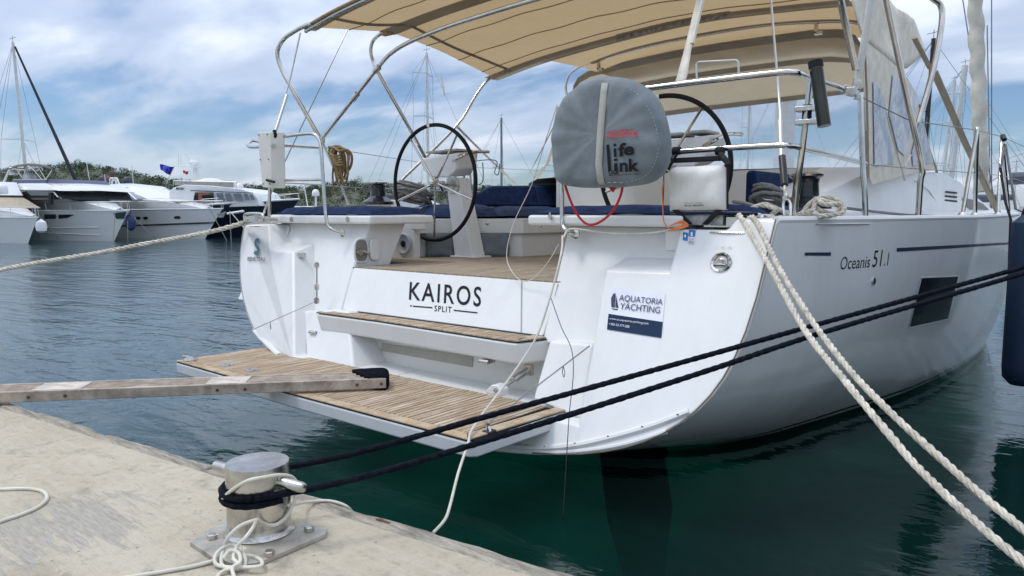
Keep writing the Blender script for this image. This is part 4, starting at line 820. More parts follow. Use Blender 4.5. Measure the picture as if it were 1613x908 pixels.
# side seam of the canopy and the opaque mesh sleeve
mb = MB()
for i in (3,): mb.tube([r_[i]+Vector((0, 0, -.012)) for r_ in rows], .012, 6)
for j in (4, 12, 16, 20): mb.tube([p+Vector((0, 0, -.004)) for p in rows[j]], .0045, 4)
mb.build('seam_tape', CANVASG, bim)
mb = MB(); s = [P(700+0, 0, y=6)]; mb.grid([[P(px, 53-(px-970)*.205+dy+(.00035*(px-1060)**2), y=5.93) for px in range(970, 1156, 10)] for dy in (-3, 9)]); mb.build('vent_patch', mat('patch_grey', (.27, .26, .24), .8, var=.35, nscale=22), bim)
# tubes
pipe('bimini_bow', [p+Vector((0, .03, -.03)) for p in B1[::4]], .0165)
pipe('bimini_leg', [P(492, 38, y=3.76), P(478, 42, y=3.76), P(460, 52, y=3.76), P(446, 63, y=3.76), P(437, 82, y=3.76), P(442, 105, y=3.78), P(460, 140, y=3.82), P(498, 207, y=3.95), P(507, 222, y=4.0)], .0185)
pipe('bimini_leg', [P(507, 222, y=4.0), P(530, 275, x=-5.3), P(549, 322, x=-5.35)], .010, mat('pale_rod', (.6, .6, .58), .3, .3), sm=0)
tb = [P(505, 222, y=3.95), P(548, 167, y=3.96), P(592, 111, y=3.98), P(612, 88, y=4.0), P(640, 69, y=4.0), P(690, 48, y=4.0), P(742, 30, y=4.0), P(844, -1, y=4.0), P(960, -30, y=4.0), P(1200, -75, y=4.0), P(1310, -60, y=4.0)]
pipe('bimini_bow', tb, .0165); mb = MB(); mb.tube([P(556, 157, y=3.95), P(563, 148, y=3.95)], .024, 12); mb.build('tube_joint', STEELD, Y); mb = MB(); mb.tube([P(590, 113, y=3.97), P(597, 106, y=3.97)], .024, 12); mb.build('tube_joint', STEELD, Y); mb = MB(); mb.lathe([(.028, -.03), (.028, .03)], P(507, 220, y=3.97), 12); mb.build('tube_joint', STEELD, Y)
pipe('bimini_leg', [P(606, 50, y=4.6), P(596, 56, y=4.6), P(587, 66, y=4.6), P(584, 80, y=4.6), P(588, 97, y=4.62), P(600, 122, y=4.65), P(652, 215, x=-5.30), P(688, 283, x=-5.35), P(697, 300, x=-5.4)], .0165)
pipe('bimini_leg', [P(779, 119, y=6), P(765, 130, x=-5.22), P(750, 150, x=-5.25), P(719, 199, x=-5.3), P(640, 277, x=-5.4), P(618, 300, x=-5.4)], .0145)
mb = MB(); mb.box(P(608, 50, y=4.58)-Vector((.05, .04, .035)), P(608, 50, y=4.58)+Vector((.06, .04, .03))); mb.build('corner_pocket', mat('tan_leather', (.34, .22, .12), .7), bim, bevel=.015)
b4t = [P(893, 152, y=7.0), P(891, 138, y=7.0), P(895, 122, y=7.0), P(904, 112, y=7.0), P(925, 101, y=7.0), P(992, 80.5, y=7.0), P(1050, 67, y=7), P(1105, 56.5, y=7.0), P(1165, 46, y=7), P(1217, 39.5, y=7.0), P(1270, 36, y=7), P(1329, 34.5, y=7.0), P(1356, 39, y=7.0), P(1375, 50, y=7), P(1386, 68, y=7.0), P(1391, 92, y=7.0), P(1394, 130, y=7.0), P(1395, 142, y=7.0)]
pipe('sprayhood_bow', b4t, .0145, sm=4)
for px, py in ((943, 99), (1286, 40)): mb = MB(); q = P(px, py, y=7.0); mb.box(q-Vector((.012, .02, .07)), q+Vector((.012, .02, .02))); mb.box(q-Vector((.012, .02, .085)), q+Vector((.055, .02, -.06))); mb.build('bow_clip', STEELD, Y)
# the webbing strap down to the pushpit
mb = MB(); sa = [P(1103, -6, y=3.9), P(1085, 70, y=3.75), P(1074, 122, y=3.58), P(1069, 135, y=3.54)]
mb.grid([[p+Vector((-.018-.010*(i > 1), 0, 0)) for i, p in enumerate(sa)], [p+Vector((.018+.01*(i > 1), .004, .004)) for i, p in enumerate(sa)]]); mb.tube([p+Vector((.02, 0, 0)) for p in sa[:2]], .010, 6); mb.build('webbing_strap', BEIGEF, Y, solid=.006)
# ------------------------------------------------------------------ sprayhood
S1 = [P(902, 150, y=7.3), P(903, 135, y=7.3), P(910, 122, y=7.3), P(925, 112, y=7.3), P(970, 100, y=7.3), P(1060, 80, y=7.3), P(1130, 68, y=7.3), P(1200, 58, y=7.3), P(1280, 47, y=7.3), P(1325, 46, y=7.3), P(1348, 56, y=7.3), P(1358, 72, y=7.3)]
S2 = [P(905, 205, y=8.6), P(915, 200, y=8.6), P(935, 194, y=8.6), P(965, 190, y=8.6), P(1003, 188, y=8.6), P(1041, 183, y=8.6), P(1100, 175, y=8.6), P(1160, 168, y=8.6), P(1230, 160, y=8.6), P(1290, 153, y=8.6), P(1330, 148, y=8.6), P(1367, 143, y=8.6)]
mb = MB(); rows = []
for j in range(9):
    t = j/8; rows.append([a.lerp(b, t)+Vector((0, 0, .05*math.sin(math.pi*t))) for a, b in zip(S1, S2)])
mb.grid(rows); hood = mb.build('sprayhood', CANVASD, Y, sharp=70)
for t0, t1_, m_ in ((.0, .12, CANVASG), (.42, .50, CANVASG), (.93, 1.0, CANVASG)):
    mb = MB(); mb.grid([[a.lerp(b, t)+Vector((0, 0, .05*math.sin(math.pi*t)-.008)) for a, b in zip(S1, S2)] for t in (t0, t1_)]); mb.build('hood_seam_band', m_, hood)
WB = [P(a, b, y=9.5) for a, b in ((930, 286), (1041, 281), (1157, 274), (1262, 270), (1363, 267))]; WT = [S2[i]+Vector((0, 0, -.004)) for i in (2, 5, 7, 9, 11)]
mb = MB(); mb.grid([[b.lerp(a, j/4) for a, b in zip(WT, WB)] for j in range(5)]); mb.build('clear_window', CLEAR, hood, smooth=True)
mb = MB(); mb.grid([[p+Vector((0, 0, -.0)) for p in WB], [p+Vector((0, -.02, -.07)) for p in WB]]); mb.build('hood_base_strip', BEIGEF, hood, solid=.01)
for px in (1168, 1326): q = P(px, 272, y=9.45); mb = MB(); mb.box(q-Vector((.03, .01, .07)), q+Vector((.01, .01, .03))); mb.build('hood_strap', WHITEF, hood)
# starboard side curtain of beige canvas and clear panels
def SCp(px, py): # side surface: x runs from -1.62 at the aft edge to -1.45 forward
    return P(px, py, x=-1.55)
side = [(1340, 0), (1398, 0), (1418, 60), (1440, 95), (1452, 150), (1462, 215), (1474, 268), (1430, 274), (1374, 290), (1367, 280), (1362, 150), (1360, 70)]
mb = MB(); mb.add([SCp(*p) for p in [(1358, 60), (1375, 75), (1392, 88), (1412, 105), (1430, 125), (1444, 150), (1455, 195), (1466, 240), (1475, 268), (1445, 271), (1420, 278), (1396, 284), (1374, 291), (1369, 278), (1364, 200), (1360, 120)]], [tuple(range(16))]); sc_ = mb.build('side_curtain', BEIGEF, Y, solid=.006, smooth=False)
for quad in ([(1373, 128), (1386, 142), (1407, 258), (1375, 262)], [(1404, 118), (1444, 158), (1436, 190), (1423, 246), (1412, 236), (1398, 180)], [(1448, 185), (1455, 205), (1468, 256), (1436, 262), (1434, 240)]):
    mb = MB(); mb.add([SCp(*p)+Vector((.014, 0, 0)) for p in quad], [tuple(range(len(quad)))]); mb.build('clear_panel', clear_mat('clear_panel_vinyl', (.62, .68, .74), .25, .55) if 'clear_panel_vinyl' not in MATS else MATS['clear_panel_vinyl'], sc_, smooth=False)
    mb = MB(); mb.add([SCp(*p)+Vector((.009, 0, 0)) for p in quad], [tuple(range(len(quad)))]); mb.build('panel_backing', mat('sky_toned_vinyl', (.56, .64, .74), .2, var=.2, nscale=5), sc_, smooth=False)  # opaque pane painted sky-bright, in place of sky showing through the vinyl
mb = MB(); mb.tube([lift(SCp(*p), .01) for p in ((1447, 165), (1455, 210), (1468, 250), (1476, 272))], .014, 6, flat=.5); mb.tube([lift(SCp(*p), .01) for p in ((1361, 75), (1364, 150), (1367, 280))], .014, 6, flat=.5); mb.build('curtain_binding', mat('tan_binding', (.30, .25, .18), .8), sc_)
for pts in (((1388, 150), (1400, 200), (1425, 285)), ((1425, 262), (1431, 250), (1438, 240))):
    mb = MB(); mb.tube([lift(SCp(*p), .014) for p in pts], .010, 6, flat=.4); mb.build('curtain_strap', BEIGEF, sc_)
# the rolled flap of the curtain hanging off the bimini corner
mb = MB(); rows = []
tp = [(1338, -12), (1365, -10), (1395, -5), (1410, 12), (1428, 22), (1440, 32)]; bt = [(1356, 52), (1372, 72), (1392, 88), (1420, 108), (1436, 102), (1458, 80)]
for j in range(9):
    t = j/8; rows.append([])
    for i, (a, b) in enumerate(zip(tp, bt)):
        px = a[0]+(b[0]-a[0])*t; py = a[1]+(b[1]-a[1])*t; rows[-1].append(P(px, py, x=-1.60+.05*math.sin(i*1.9+t*2)))
mb.grid([spline(r_, 4) for r_ in rows]); mb.build('rolled_curtain_flap', BEIGEF, Y, solid=.008, sharp=80)
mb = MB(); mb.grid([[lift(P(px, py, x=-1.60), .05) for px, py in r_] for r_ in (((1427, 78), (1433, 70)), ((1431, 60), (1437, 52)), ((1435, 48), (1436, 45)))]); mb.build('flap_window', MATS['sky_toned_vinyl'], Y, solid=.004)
# ------------------------------------------------------------------ coachroof
mb = MB()
prof = [(5.15, 1.38), (5.35, 1.56), (5.9, 1.64), (6.7, 1.80), (8.0, 1.86), (9.2, 1.90), (10.0, 1.82), (11.2, 1.62), (12.6, 1.43)]
def cx_(y): return -1.72+.055*(y-5.15)
out_b = [Vector((cx_(y), y, 1.385)) for y, z in prof]; sh_ = [Vector((cx_(y)-.05, y, z-.05)) for y, z in prof]; tp_ = [Vector((cx_(y)-.16, y+.02, z)) for y, z in prof]; mid_ = [Vector((C0, y+.02, z+.03)) for y, z in prof]
def mirx(p): return Vector((2*C0-p.x, p.y, p.z))
i0 = 3
mb.grid([out_b, sh_, tp_, [Vector((-2.05, y+.02, z+.01)) for y, z in prof]])
mb.grid([[Vector((-2.05, y+.02, z+.01)) for y, z in prof[i0:]], mid_[i0:], [mirx(Vector((-2.05, y+.02, z+.01))) for y, z in prof[i0:]]])
mb.grid([[mirx(Vector((-2.05, y+.02, z+.01))) for y, z in prof[i0:]], [mirx(p) for p in tp_[i0:]], [mirx(p) for p in sh_[i0:]], [mirx(p) for p in out_b[i0:]]])
mb.add([Vector((-2.05, 6.72, 1.02)), Vector((-4.9, 6.72, 1.02)), Vector((-4.9, 6.72, 1.81)), Vector((-2.05, 6.72, 1.81))], [(0, 1, 2, 3)])
mb.add([Vector((-2.05, 5.15, 1.02)), Vector((-2.05, 6.74, 1.02)), Vector((-2.05, 6.74, 1.80)), Vector((-2.05, 5.95, 1.65)), Vector((-2.05, 5.2, 1.40))], [(0, 1, 2, 3, 4)])
roof = mb.build('coachroof', GEL, Y, sharp=45, fixn=True)
def CRp(px, py):
    q = None; r = ray(px, py)
    # side wall x = -1.72+.055*(y-5.15)-.03
    t = (-1.72-.055*5.15-.02)/(r[0]-.055*r[1]); return Vector((0, 0, EYE))+r*t
for k in range(4): decal('vent_slot', [(1490-k*.8, 301+k*6.6), (1508, 303+k*6.6), (1507.5, 305.8+k*6.6), (1489-k*.8, 303.8+k*6.6)], CRp, INK, roof, .012)
decal('coachroof_window', [(1520, 336), (1516, 312), (1534, 315), (1548, 321), (1562, 334), (1560, 338)], CRp, DGLASS, roof, .012)
mb = MB(); mb.tube(spline([CRp(*p) for p in ((1372, 320), (1470, 326), (1466, 305), (1452, 292), (1440, 285))], 5), .004, 6); mb.build('hatch_seam', mat('seam_grey', (.36, .36, .35), .6), roof)
mb = MB(); mb.box((-2.12, 5.2, 1.40), (-2.04, 6.6, 1.72)); mb.build('cockpit_backrest', NAVY, Y, bevel=.03, seg=3)
mb = MB(); mb.box((-3.9, 6.70, 1.10), (-3.1, 6.74, 1.80)); mb.build('companionway_door', CREAM, roof)
# mast, boom end, furled headsail are above or beyond the canopy; the mast stands where it would
mb = MB(); mb.tube([Vector((C0, 9.8, 1.8)), Vector((C0, 9.9, 20))], .13, 14); mb.build('mast', mat('mast_alloy', (.55, .56, .56), .35, .4), Y)
# the tan spar line from the bimini down to the side deck
mb = MB(); mb.tube([P(1471, 112, y=6.0), P(1520, 225, y=7.0), P(1572, 335, y=8.2)], .026, 8, flat=.5); mb.tube([P(1440, 60, y=5.6), P(1465, 108, y=6.0)], .018, 6, flat=.5); mb.build('preventer_strop', mat('tan_webbing', (.40, .34, .25), .8), Y)
# ================================================================== things hung on or lying on the yacht
LB_Y = 3.28
def LBp(px, py): return P(px, py, y=LB_Y)
ol = [(927, 131), (945, 125), (968, 122), (992, 125), (1013, 134), (1031, 150), (1043, 172), (1051, 200), (1055, 228), (1053, 252), (1045, 272), (1028, 287), (1005, 293), (975, 295.5), (940, 296.5), (912, 295.5), (893, 291), (883, 280), (880, 262), (880, 235), (881, 208), (886, 182), (896, 160), (909, 144)]
op = spline([LBp(*p) for p in ol], 4, closed=True); cen = sum(op, Vector())/len(op)
B = empty('lifebuoy_cover', (cen.x, cen.y, min(p.z for p in op)), 0, 'grey fabric lifebuoy cover with red and black lettering hung on the stern rail', 'lifebuoy')
mb = MB(); rings = []
for sc_k, dy in ((.0, -.105), (.35, -.104), (.62, -.102), (.80, -.099), (.91, -.092), (.965, -.075), (.99, -.05), (1.0, -.01), (.985, .03), (.93, .06), (.6, .07), (.0, .07)):
    r_ = []
    for i, p in enumerate(op):
        q = cen.lerp(p, sc_k); an = math.atan2(p.z-cen.z, p.x-cen.x)
        wr = (.006*math.sin(an*9+1)+.004*math.sin(an*17+2)+.005*math.sin(an*5+sc_k*9))*(sc_k**2) if -.15 < dy < .03 else 0
        r_.append(q+Vector((0, dy+wr-.005*math.sin(q.x*26)*(1-sc_k)-.03*(q.z-cen.z)*0, 0)))
    rings.append(r_)
n = len(op); mb.add([p for r_ in rings for p in r_], [(i*n+k, i*n+(k+1) % n, (i+1)*n+(k+1) % n, (i+1)*n+k) for i in range(len(rings)-1) for k in range(n)])
cov = mb.build('cover', GREYF, B, sharp=80)
cbt = BVHTree.FromPolygons([tuple(v) for v in mb.v], mb.f)
def CV(px, py):
    h = cbt.ray_cast(Vector((0, 0, EYE)), ray(px, py).normalized())[0]; return h if h is not None else P(px, py, y=LB_Y-.10)
def CV3(px, py): return lift(CV(px, py), .009)
mb = MB(); sx = [(953, 131), (951, 145), (948, 180), (945, 220), (943, 260), (946, 285), (949, 291)]
mb.grid([[lift(CV(x-w_, y), .006) for x, y in sx] for w_ in (-5.2, 0, 5.2)]); mb.build('webbing_strap', mat('cover_webbing', (.42, .41, .36), .8, bump=.4, bscale=90), B, solid=.003)
mb = MB(); inner = spline([CV(cen_x, cen_y) for cen_x, cen_y in [(985, 136), (1003, 148), (1018, 166), (1030, 190), (1036, 215), (1036, 240), (1029, 262), (1014, 279), (990, 287), (955, 288)]], 8)
for i in range(0, len(inner)-1, 2): mb.tube([lift(inner[i], .002), lift(inner[i+1], .002)], .0013, 4)
mb.build('stitching', mat('pale_thread', (.42, .46, .48), .7), cov)
letters('lettering', 'LALIZAS', [(955, 218), (994.5, 214.5), (996.5, 203.5), (957, 206)], lambda a, b: lift(CV(a, b), .012), INKR, cov, bold=.022, shear=.25)
mb = MB(); mb.add([CV3(*p) for p in ((997, 213), (1001, 203), (1002, 212.5))], [(0, 1, 2)]); mb.add([CV3(*p) for p in ((1003, 211), (1002.3, 206), (1004.5, 211))], [(0, 1, 2)]); mb.add([CV3(*p) for p in ((997, 214.4), (1005, 213.4), (1003.5, 215.6), (998, 216))], [(0, 1, 2, 3)]); mb.build('sail_emblem', INKR, cov, smooth=False)
decal('letter_stem', [(958, 271.5), (962.5, 272), (959.5, 228), (955, 228.5)], CV, INK, cov, .008, 3, 14)
decal('letter_stem', [(967, 248), (971, 247.6), (970.5, 234), (966.3, 234.4)], CV, INK, cov, .008, 2, 6); decal('letter_dot', [(966.3, 231), (970.4, 230.6), (970.3, 226.5), (966.2, 226.9)], CV, INK, cov, .008, 2)
letters('lettering', 'fe', [(973.5, 248), (999, 244), (998.5, 224), (974, 226)], CV3, INK, cov, bold=.035)
decal('letter_stem', [(967.5, 272.5), (973, 272), (972.5, 257), (967.2, 257.4)], CV, INK, cov, .008, 2, 6); decal('letter_dot', [(967.1, 254.5), (972.4, 254.1), (972.3, 250), (967, 250.4)], CV, INK, cov, .008, 2)
letters('lettering', 'nk', [(976, 271.5), (1007, 270), (1006, 251), (976, 250)], CV3, INK, cov, bold=.035)
decal('word_plate', [(959.5, 274.5), (972.5, 274.2), (972.5, 269.2), (959.5, 269.5)], CV, INK, cov, .008, 4, 4); letters('lettering', 'BUOY', [(960.5, 273.6), (971.5, 273.3), (971.5, 270), (960.5, 270.3)], lambda a, b: lift(CV(a, b), .012), mat('grey_print', (.20, .23, .25), .6), cov)
letters('lettering', 'Man Overboard Rescue System', [(959.5, 278.5), (1009, 275.5), (1009, 272.5), (959.5, 275.5)], CV3, INK, cov, bold=.01)
mb = MB(); mb.tube(spline([LBp(890, 292)+Vector((0, .0, 0)), LBp(900, 320), LBp(912, 342), LBp(927, 354), LBp(945, 350), LBp(965, 333), LBp(977, 310), LBp(981, 291)], 8), .0068, 8); mb.build('grab_line', RED, B)
mb = MB(); mb.tube([LBp(958, 290), LBp(966, 300), LBp(969, 292)], .012, 8); mb.build('grab_line_knot', RED, B)
mb = MB(); mb.tube(spline([P(1046, 283, y=3.42), P(1043, 300, y=3.42), P(1044, 330, y=3.42), P(1046, 350, y=3.42), P(1053, 360, y=3.40)], 6), .0028, 6)
for k in range(5): mb.tube(spline([P(1056, 356, y=3.42), P(1066+k*2, 352-k, y=3.40), P(1076+k*2, 353+k*.6, y=3.40), P(1066+k*2, 358+k*.5, y=3.38), P(1052+k, 364, y=3.38)], 5), .0028, 5)
tag(mb.build('orange_throw_line', ORANGE), 'thin orange line hanging below the grey lifebuoy cover to a bunch on deck', 'line')
# white rescue ladder bag
BG = empty('ladder_bag', tuple(P(1100, 350, y=3.47)), 0, 'square white bag with black straps hanging from the starboard stern rail', 'bag'); yb_ = 3.47
mb = MB(); rows = []
for j in range(13):
    rows.append([])
    for i in range(13):
        u, v = i/12, j/12; px = 1053+(1143-1053)*u+(2 if v > .5 else 0)*(1-u); py = (264-u*4)+(332-264+u*3)*v; e = max(0, min(1, 5*min(u, 1-u), 5*min(v, 1-v)))
        rows[-1].append(P(px, py, y=yb_)+Vector((0, -.035*e**.5+.005*math.sin(i*1.1+j*.8)*e, 0)))
mb.grid(rows); mb.grid([[rows[0][i]+Vector((0, .03, 0)) for i in range(13)], [rows[-1][i]+Vector((0, .03, 0)) for i in range(13)]]); bagm = mb.build('bag_body', WHITEF, BG, sharp=80)
letters('lettering', 'EMERGENCY LADDER', [(1078, 321.2), (1106, 320.6), (1106, 319.2), (1078, 319.8)], lambda a, b: P(a, b, y=yb_-.044), INK, bagm); letters('lettering', 'MAGIC BEBOARD', [(1078.5, 325.8), (1108, 325), (1108, 322.4), (1078.5, 323.2)], lambda a, b: P(a, b, y=yb_-.044), INK, bagm, bold=.02)
mb = MB(); mb.box(P(1060, 255, y=3.5)+Vector((0, -.03, -.006)), P(1138, 246, y=3.5)+Vector((0, .03, .0))); 
for px in (1066, 1134):
    c = P(px, 238, y=3.505); mb.tube([c-Vector((.02, 0, 0)), c+Vector((.02, 0, 0))], .021, 14)
mb.tube([P(1066, 243, y=3.48), P(1055, 262, y=3.46), P(1053, 268, y=3.46)], .009, 6); mb.tube([P(1134, 243, y=3.48), P(1146, 256, y=3.46), P(1146, 262, y=3.45)], .016, 8); mb.tube([P(1146, 258, y=3.45), P(1146, 330, y=3.45)], .006, 6)
mb.build('straps', mat('black_webbing', (.008, .008, .01), .8), BG, bevel=.004)
mb = MB()
for a, b in (((1063, 331), (1087, 354)), ((1132, 331), (1110, 354))):
    a0_, b0_ = P(*a, y=yb_-.012), P(*b, y=yb_-.02); mb.add([a0_-Vector((.016, 0, 0)), a0_+Vector((.022, 0, 0)), b0_+Vector((.018, 0, 0)), b0_-Vector((.016, 0, 0))], [(0, 1, 2, 3)])
mb.build('lower_straps', MATS['black_webbing'], BG, solid=.004)
mb = MB(); mb.box(P(1055, 354, y=yb_+.01), P(1140, 332, y=yb_+.02)+Vector((0, .01, 0))); mb.build('inner_pouch', mat('grey_mesh', (.38, .39, .38), .5, var=.2, nscale=40), BG)
# coiled tan rope hanging from the port rail
mb = MB(); yc = 3.62
for k in range(11):
    dx = random.uniform(-5, 5); w_ = random.uniform(5, 13); h_ = random.uniform(40, 54); x0 = 533+dx; y0 = 235+random.uniform(-3, 3); dy = random.uniform(-.035, .035)
    lp = [(x0-w_*.8, y0+8), (x0-w_*.4, y0-1), (x0+w_*.5, y0), (x0+w_, y0+10), (x0+w_*.7+3, y0+h_*.55), (x0+w_*.6+3, y0+h_-4), (x0+4, y0+h_), (x0-w_*.3+2, y0+h_*.6)]
    mb.tube([P(px, py, y=yc+dy) for px, py in [(q.x, q.y) for q in spline([Vector((a, b, 0)) for a, b in lp], 6, closed=True)]], .0085, 7, closed=True)
mb.tube(spline([P(518, 232, y=yc), P(526, 233, y=yc-.03), P(535, 238, y=yc-.06), P(545, 236, y=yc-.05), P(553, 243, y=yc-.02), P(554, 256, y=yc), P(549, 268, y=yc), P(542, 262, y=yc)], 6), .010, 8)
for k in range(5): mb.tube(spline([P(518+k*1.2, 240+k*3, y=yc-.05), P(527+k, 246+k*3.5, y=yc-.075), P(537+k, 244+k*4, y=yc-.06)], 5), .0085, 7)
mb.tube(spline([P(525, 262, y=yc), P(524, 280, y=yc), P(526, 300, y=yc)], 5), .0075, 7)
tag(mb.build('coiled_rope', ROPET), 'tan rope coiled in a hank hanging from the port stern rail', 'rope')
# heaps of grey line by the winches
def heap(cx, cy, y, wpx, hpx, n_, r, m, label, lean=.18):
    mb = MB()
    for k in range(n_):
        a = random.uniform(0, 6.28); f = random.uniform(.45, 1); pts = []
        ph = random.uniform(0, 6.28); zc = random.uniform(-.8, .8)*hpx*.6; tilt = random.uniform(-.25, .25)
        for i in range(14):
            t = 2*math.pi*i/14; rx = wpx*f*math.cos(t+ph); ry = hpx*.45*math.sin(t+ph)*random.uniform(.75, 1.1)+zc+tilt*rx
            q = P(cx+rx+random.uniform(-1, 1), cy+ry, y=y); q.y += lean*math.sin(t+ph)*f; pts.append(q)
        mb.tube(spline(pts, 4, closed=True), r, 7, closed=True)
    return tag(mb.build('rope_heap', m), label, 'rope')
heap(650, 305, 4.9, 30, 20, 12, .011, ROPEG, 'heap of dark grey line behind the black wheel on the port side')
heap(1212, 308, 4.6, 28, 19, 12, .011, ROPEG, 'heap of grey line beside the starboard winch', .15)
mb = MB(); mb.tube(spline([P(1155, 318, y=4.3), P(1180, 322, y=4.1), P(1205, 335, y=3.9), P(1225, 338, y=3.8)], 6), .010, 8); mb.tube(spline([P(1285, 312, y=4.7), P(1320, 325, y=4.5), P(1355, 331, y=4.6), P(1420, 338, y=5.4), P(1480, 341, y=6.4)], 6), .009, 8)
tag(mb.build('furling_line', ROPEG), 'thin grey line led aft along the starboard side deck', 'line')
# ------------------------------------------------------------------ mooring lines
def quayrope(name, pts, r, m, label, cat='mooring line', grp=None, laid=True, sm=10, extra=None):
    mb = MB(); c = spline(pts, sm)
    if laid: laid_rope(mb, c, r)
    else: mb.tube(resample(c, max(.03, r*2)), r, 8)
    if extra: extra(mb)
    return tag(mb.build(name, m), label, cat, grp)
def sag(a, b, s, n_=12): return [a.lerp(b, i/n_)+Vector((0, 0, -s*4*(i/n_)*(1-i/n_))) for i in range(n_+1)]
ea = P(1706, 968, z=QZ+.10); eb = P(1718, 930, z=QZ+.12)
ma0 = P(1170, 346, y=3.42); mb0 = P(1190, 349, y=3.42)
ra = [P(1160, 346, y=3.50), P(1163, 341, y=3.46), ma0]+sag(P(1176, 356, y=3.36), ea, -.0, 12)
rb = [P(1178, 345, y=3.50), P(1184, 343, y=3.46), mb0]+sag(P(1199, 362, y=3.35), eb, -.0, 12)
# aim the straight runs through the columns seen in the photo
def through(start, pxs, end):
    out = [start]
    d = end-start
    for px, py in pxs:
        r = ray(px, py); n_ = r.cross(d); o = Vector((0, 0, EYE))
        # closest point on the sight line to the chord start-end
        w0 = o-start; a = r.dot(r); b = r.dot(d); c = d.dot(d); dd = r.dot(w0); e = d.dot(w0); t = (b*e-c*dd)/(a*c-b*b); out.append(o+r*t)
    return out+[end]
ra = [P(1158, 350, y=3.52), P(1163, 341, y=3.47)]+through(P(1170, 347, y=3.40), [(1212, 418), (1267, 520), (1330, 600), (1400, 683), (1449, 738), (1530, 815), (1613, 887)], P(1730, 985, z=QZ+.06))
rb = [P(1176, 350, y=3.52), P(1182, 343, y=3.47)]+through(P(1192, 350, y=3.40), [(1228, 425), (1279, 506), (1340, 583), (1410, 656), (1497, 738), (1555, 790), (1613, 837)], P(1730, 935, z=QZ+.06))
quayrope('mooring_line', ra, .0125, ROPEW, 'white three-strand line, lower of the two running from the starboard cleat to the quay', grp='white starboard mooring lines')
quayrope('mooring_line', rb, .0125, ROPEW, 'white three-strand line, upper of the two running from the starboard cleat to the quay', grp='white starboard mooring lines')
mb = MB()
for k in range(6):
    a = [(1195+k*3, 345), (1180+k*4, 333-k), (1200+k*3, 325), (1222+k*2, 332), (1208, 343)]
    laid_rope(mb, spline([P(x, y, y=3.68+.03*k) for x, y in a], 6, closed=False), .0115)
    if k == 1: break
laid_rope(mb, spline([P(1180, 350, y=3.5), P(1205, 345, y=3.6), P(1235, 342, y=3.7), P(1262, 337, y=3.85), P(1275, 322, y=3.9), P(1292, 312, y=3.95), P(1318, 315, y=4.0), P(1330, 330, y=4.0), P(1318, 338, y=3.95), P(1290, 332, y=3.9), P(1280, 318, y=3.88), P(1300, 318, y=3.92), P(1322, 326, y=3.97), P(1310, 339, y=3.9), P(1272, 340, y=3.85), P(1250, 339, y=3.8), P(1228, 330, y=3.8), P(1205, 322, y=3.7), P(1180, 331, y=3.6)], 8), .0125)
laid_rope(mb, spline([P(1262, 337, y=3.82), P(1280, 330, y=3.84), P(1285, 314, y=3.86), P(1300, 322, y=3.86), P(1325, 321, y=3.94), P(1327, 335, y=3.92), P(1290, 341, y=3.84)], 8), .0125)
tag(mb.build('rope_tail', ROPEW), 'loose white rope tail heaped on the starboard quarter deck', 'rope')
pl0 = P(388, 350, y=3.22); pe = P(-420, 492, z=QZ+.12)
rl = [P(402, 344, y=3.24)]+through(pl0, [(330, 365), (240, 383), (120, 404), (0, 425)], pe)
quayrope('mooring_line', rl, .019, ROPEW, 'white line running left from the port cleat over the water')
mb = MB(); laid_rope(mb, spline([P(388, 349, y=3.24), P(400, 341, y=3.22), P(412, 344, y=3.26), P(430, 347, y=3.4), P(452, 345, y=3.7), P(440, 340, y=3.8), P(405, 348, y=3.4)], 8), .014); tag(mb.build('rope_tail', ROPEW), 'white rope turned round the port stern cleat', 'rope')
# ------------------------------------------------------------------ bollard with its black and white lines
bc = P(409.5, 842, z=QZ); bz = QZ; dep = -math.sin(YAW)*bc.x+math.cos(YAW)*bc.y
r_b = 49/F*dep*1.02
ztop = P(409.5, 729, x=bc.x).z; ztop = P(409.5, 729, y=bc.y).z
HB = ztop-bz
b1 = empty('bollard', (bc.x, bc.y, bz), 0, 'stainless steel bollard with cross pin bolted to the quay', 'bollard')
mb = MB(); mb.lathe([(r_b*1.12, .018), (r_b*1.06, .024), (r_b*1.01, .034), (r_b, .05), (r_b, HB-.006), (r_b*.985, HB), (r_b*.9, HB+.001)], bc, 56); post = mb.build('post', STEELD, b1, sharp=50)
ca, cb = P(345, 741, z=bz+HB*.84), P(485, 776, z=bz+HB*.72)
pd = Vector((cb.x-ca.x, cb.y-ca.y, 0)).normalized()
pinl = (P(340, 741, z=bz+HB*.80), P(484, 778, z=bz+HB*.80)); cA = bc+Vector((0, 0, HB*.80)); 
dl = (pinl[1]-pinl[0]); dl.z = 0; dl.normalize(); half = .5*(Vector((pinl[1].x-pinl[0].x, pinl[1].y-pinl[0].y, 0)).length)
pa, pb = cA-dl*half, cA+dl*half
mb = MB(); mb.tube([pa, pa+dl*.004, pb-dl*.012, pb-dl*.004, pb], [.011, .0165, .0165, .014, .008], 20); mb.build('cross_pin', STEELD, b1)
pc = [P(x, y, z=bz) for x, y in ((300, 864), (318, 841), (404, 800), (486, 806), (517, 838), (515, 846), (408, 898), (384, 893))]
ctr = sum(pc, Vector())/len(pc)
mb = MB(); mb.prism([P(*p, z=bz+.001) for p in ((299, 860), (338, 836), (400, 806), (484, 832), (516, 838), (513, 848), (408, 893), (375, 897), (335, 884))], (0, 0, .014)); mb.build('base_plate', mat('dusty_steel', (.47, .44, .38), .45, .5, var=.2, nscale=14, bump=.2, bscale=50, stain=((.52, .47, .38), 9, .45, .7)), b1, bevel=.002)
for px, py in ((487, 836), (334, 848), (424, 875)):
    q = P(px, py, z=bz+.016); mb = MB(); mb.lathe([(.0155, 0), (.0155, .012), (.013, .0145)], q, 6); mb.build('bolt', STEELD, b1, smooth=False)
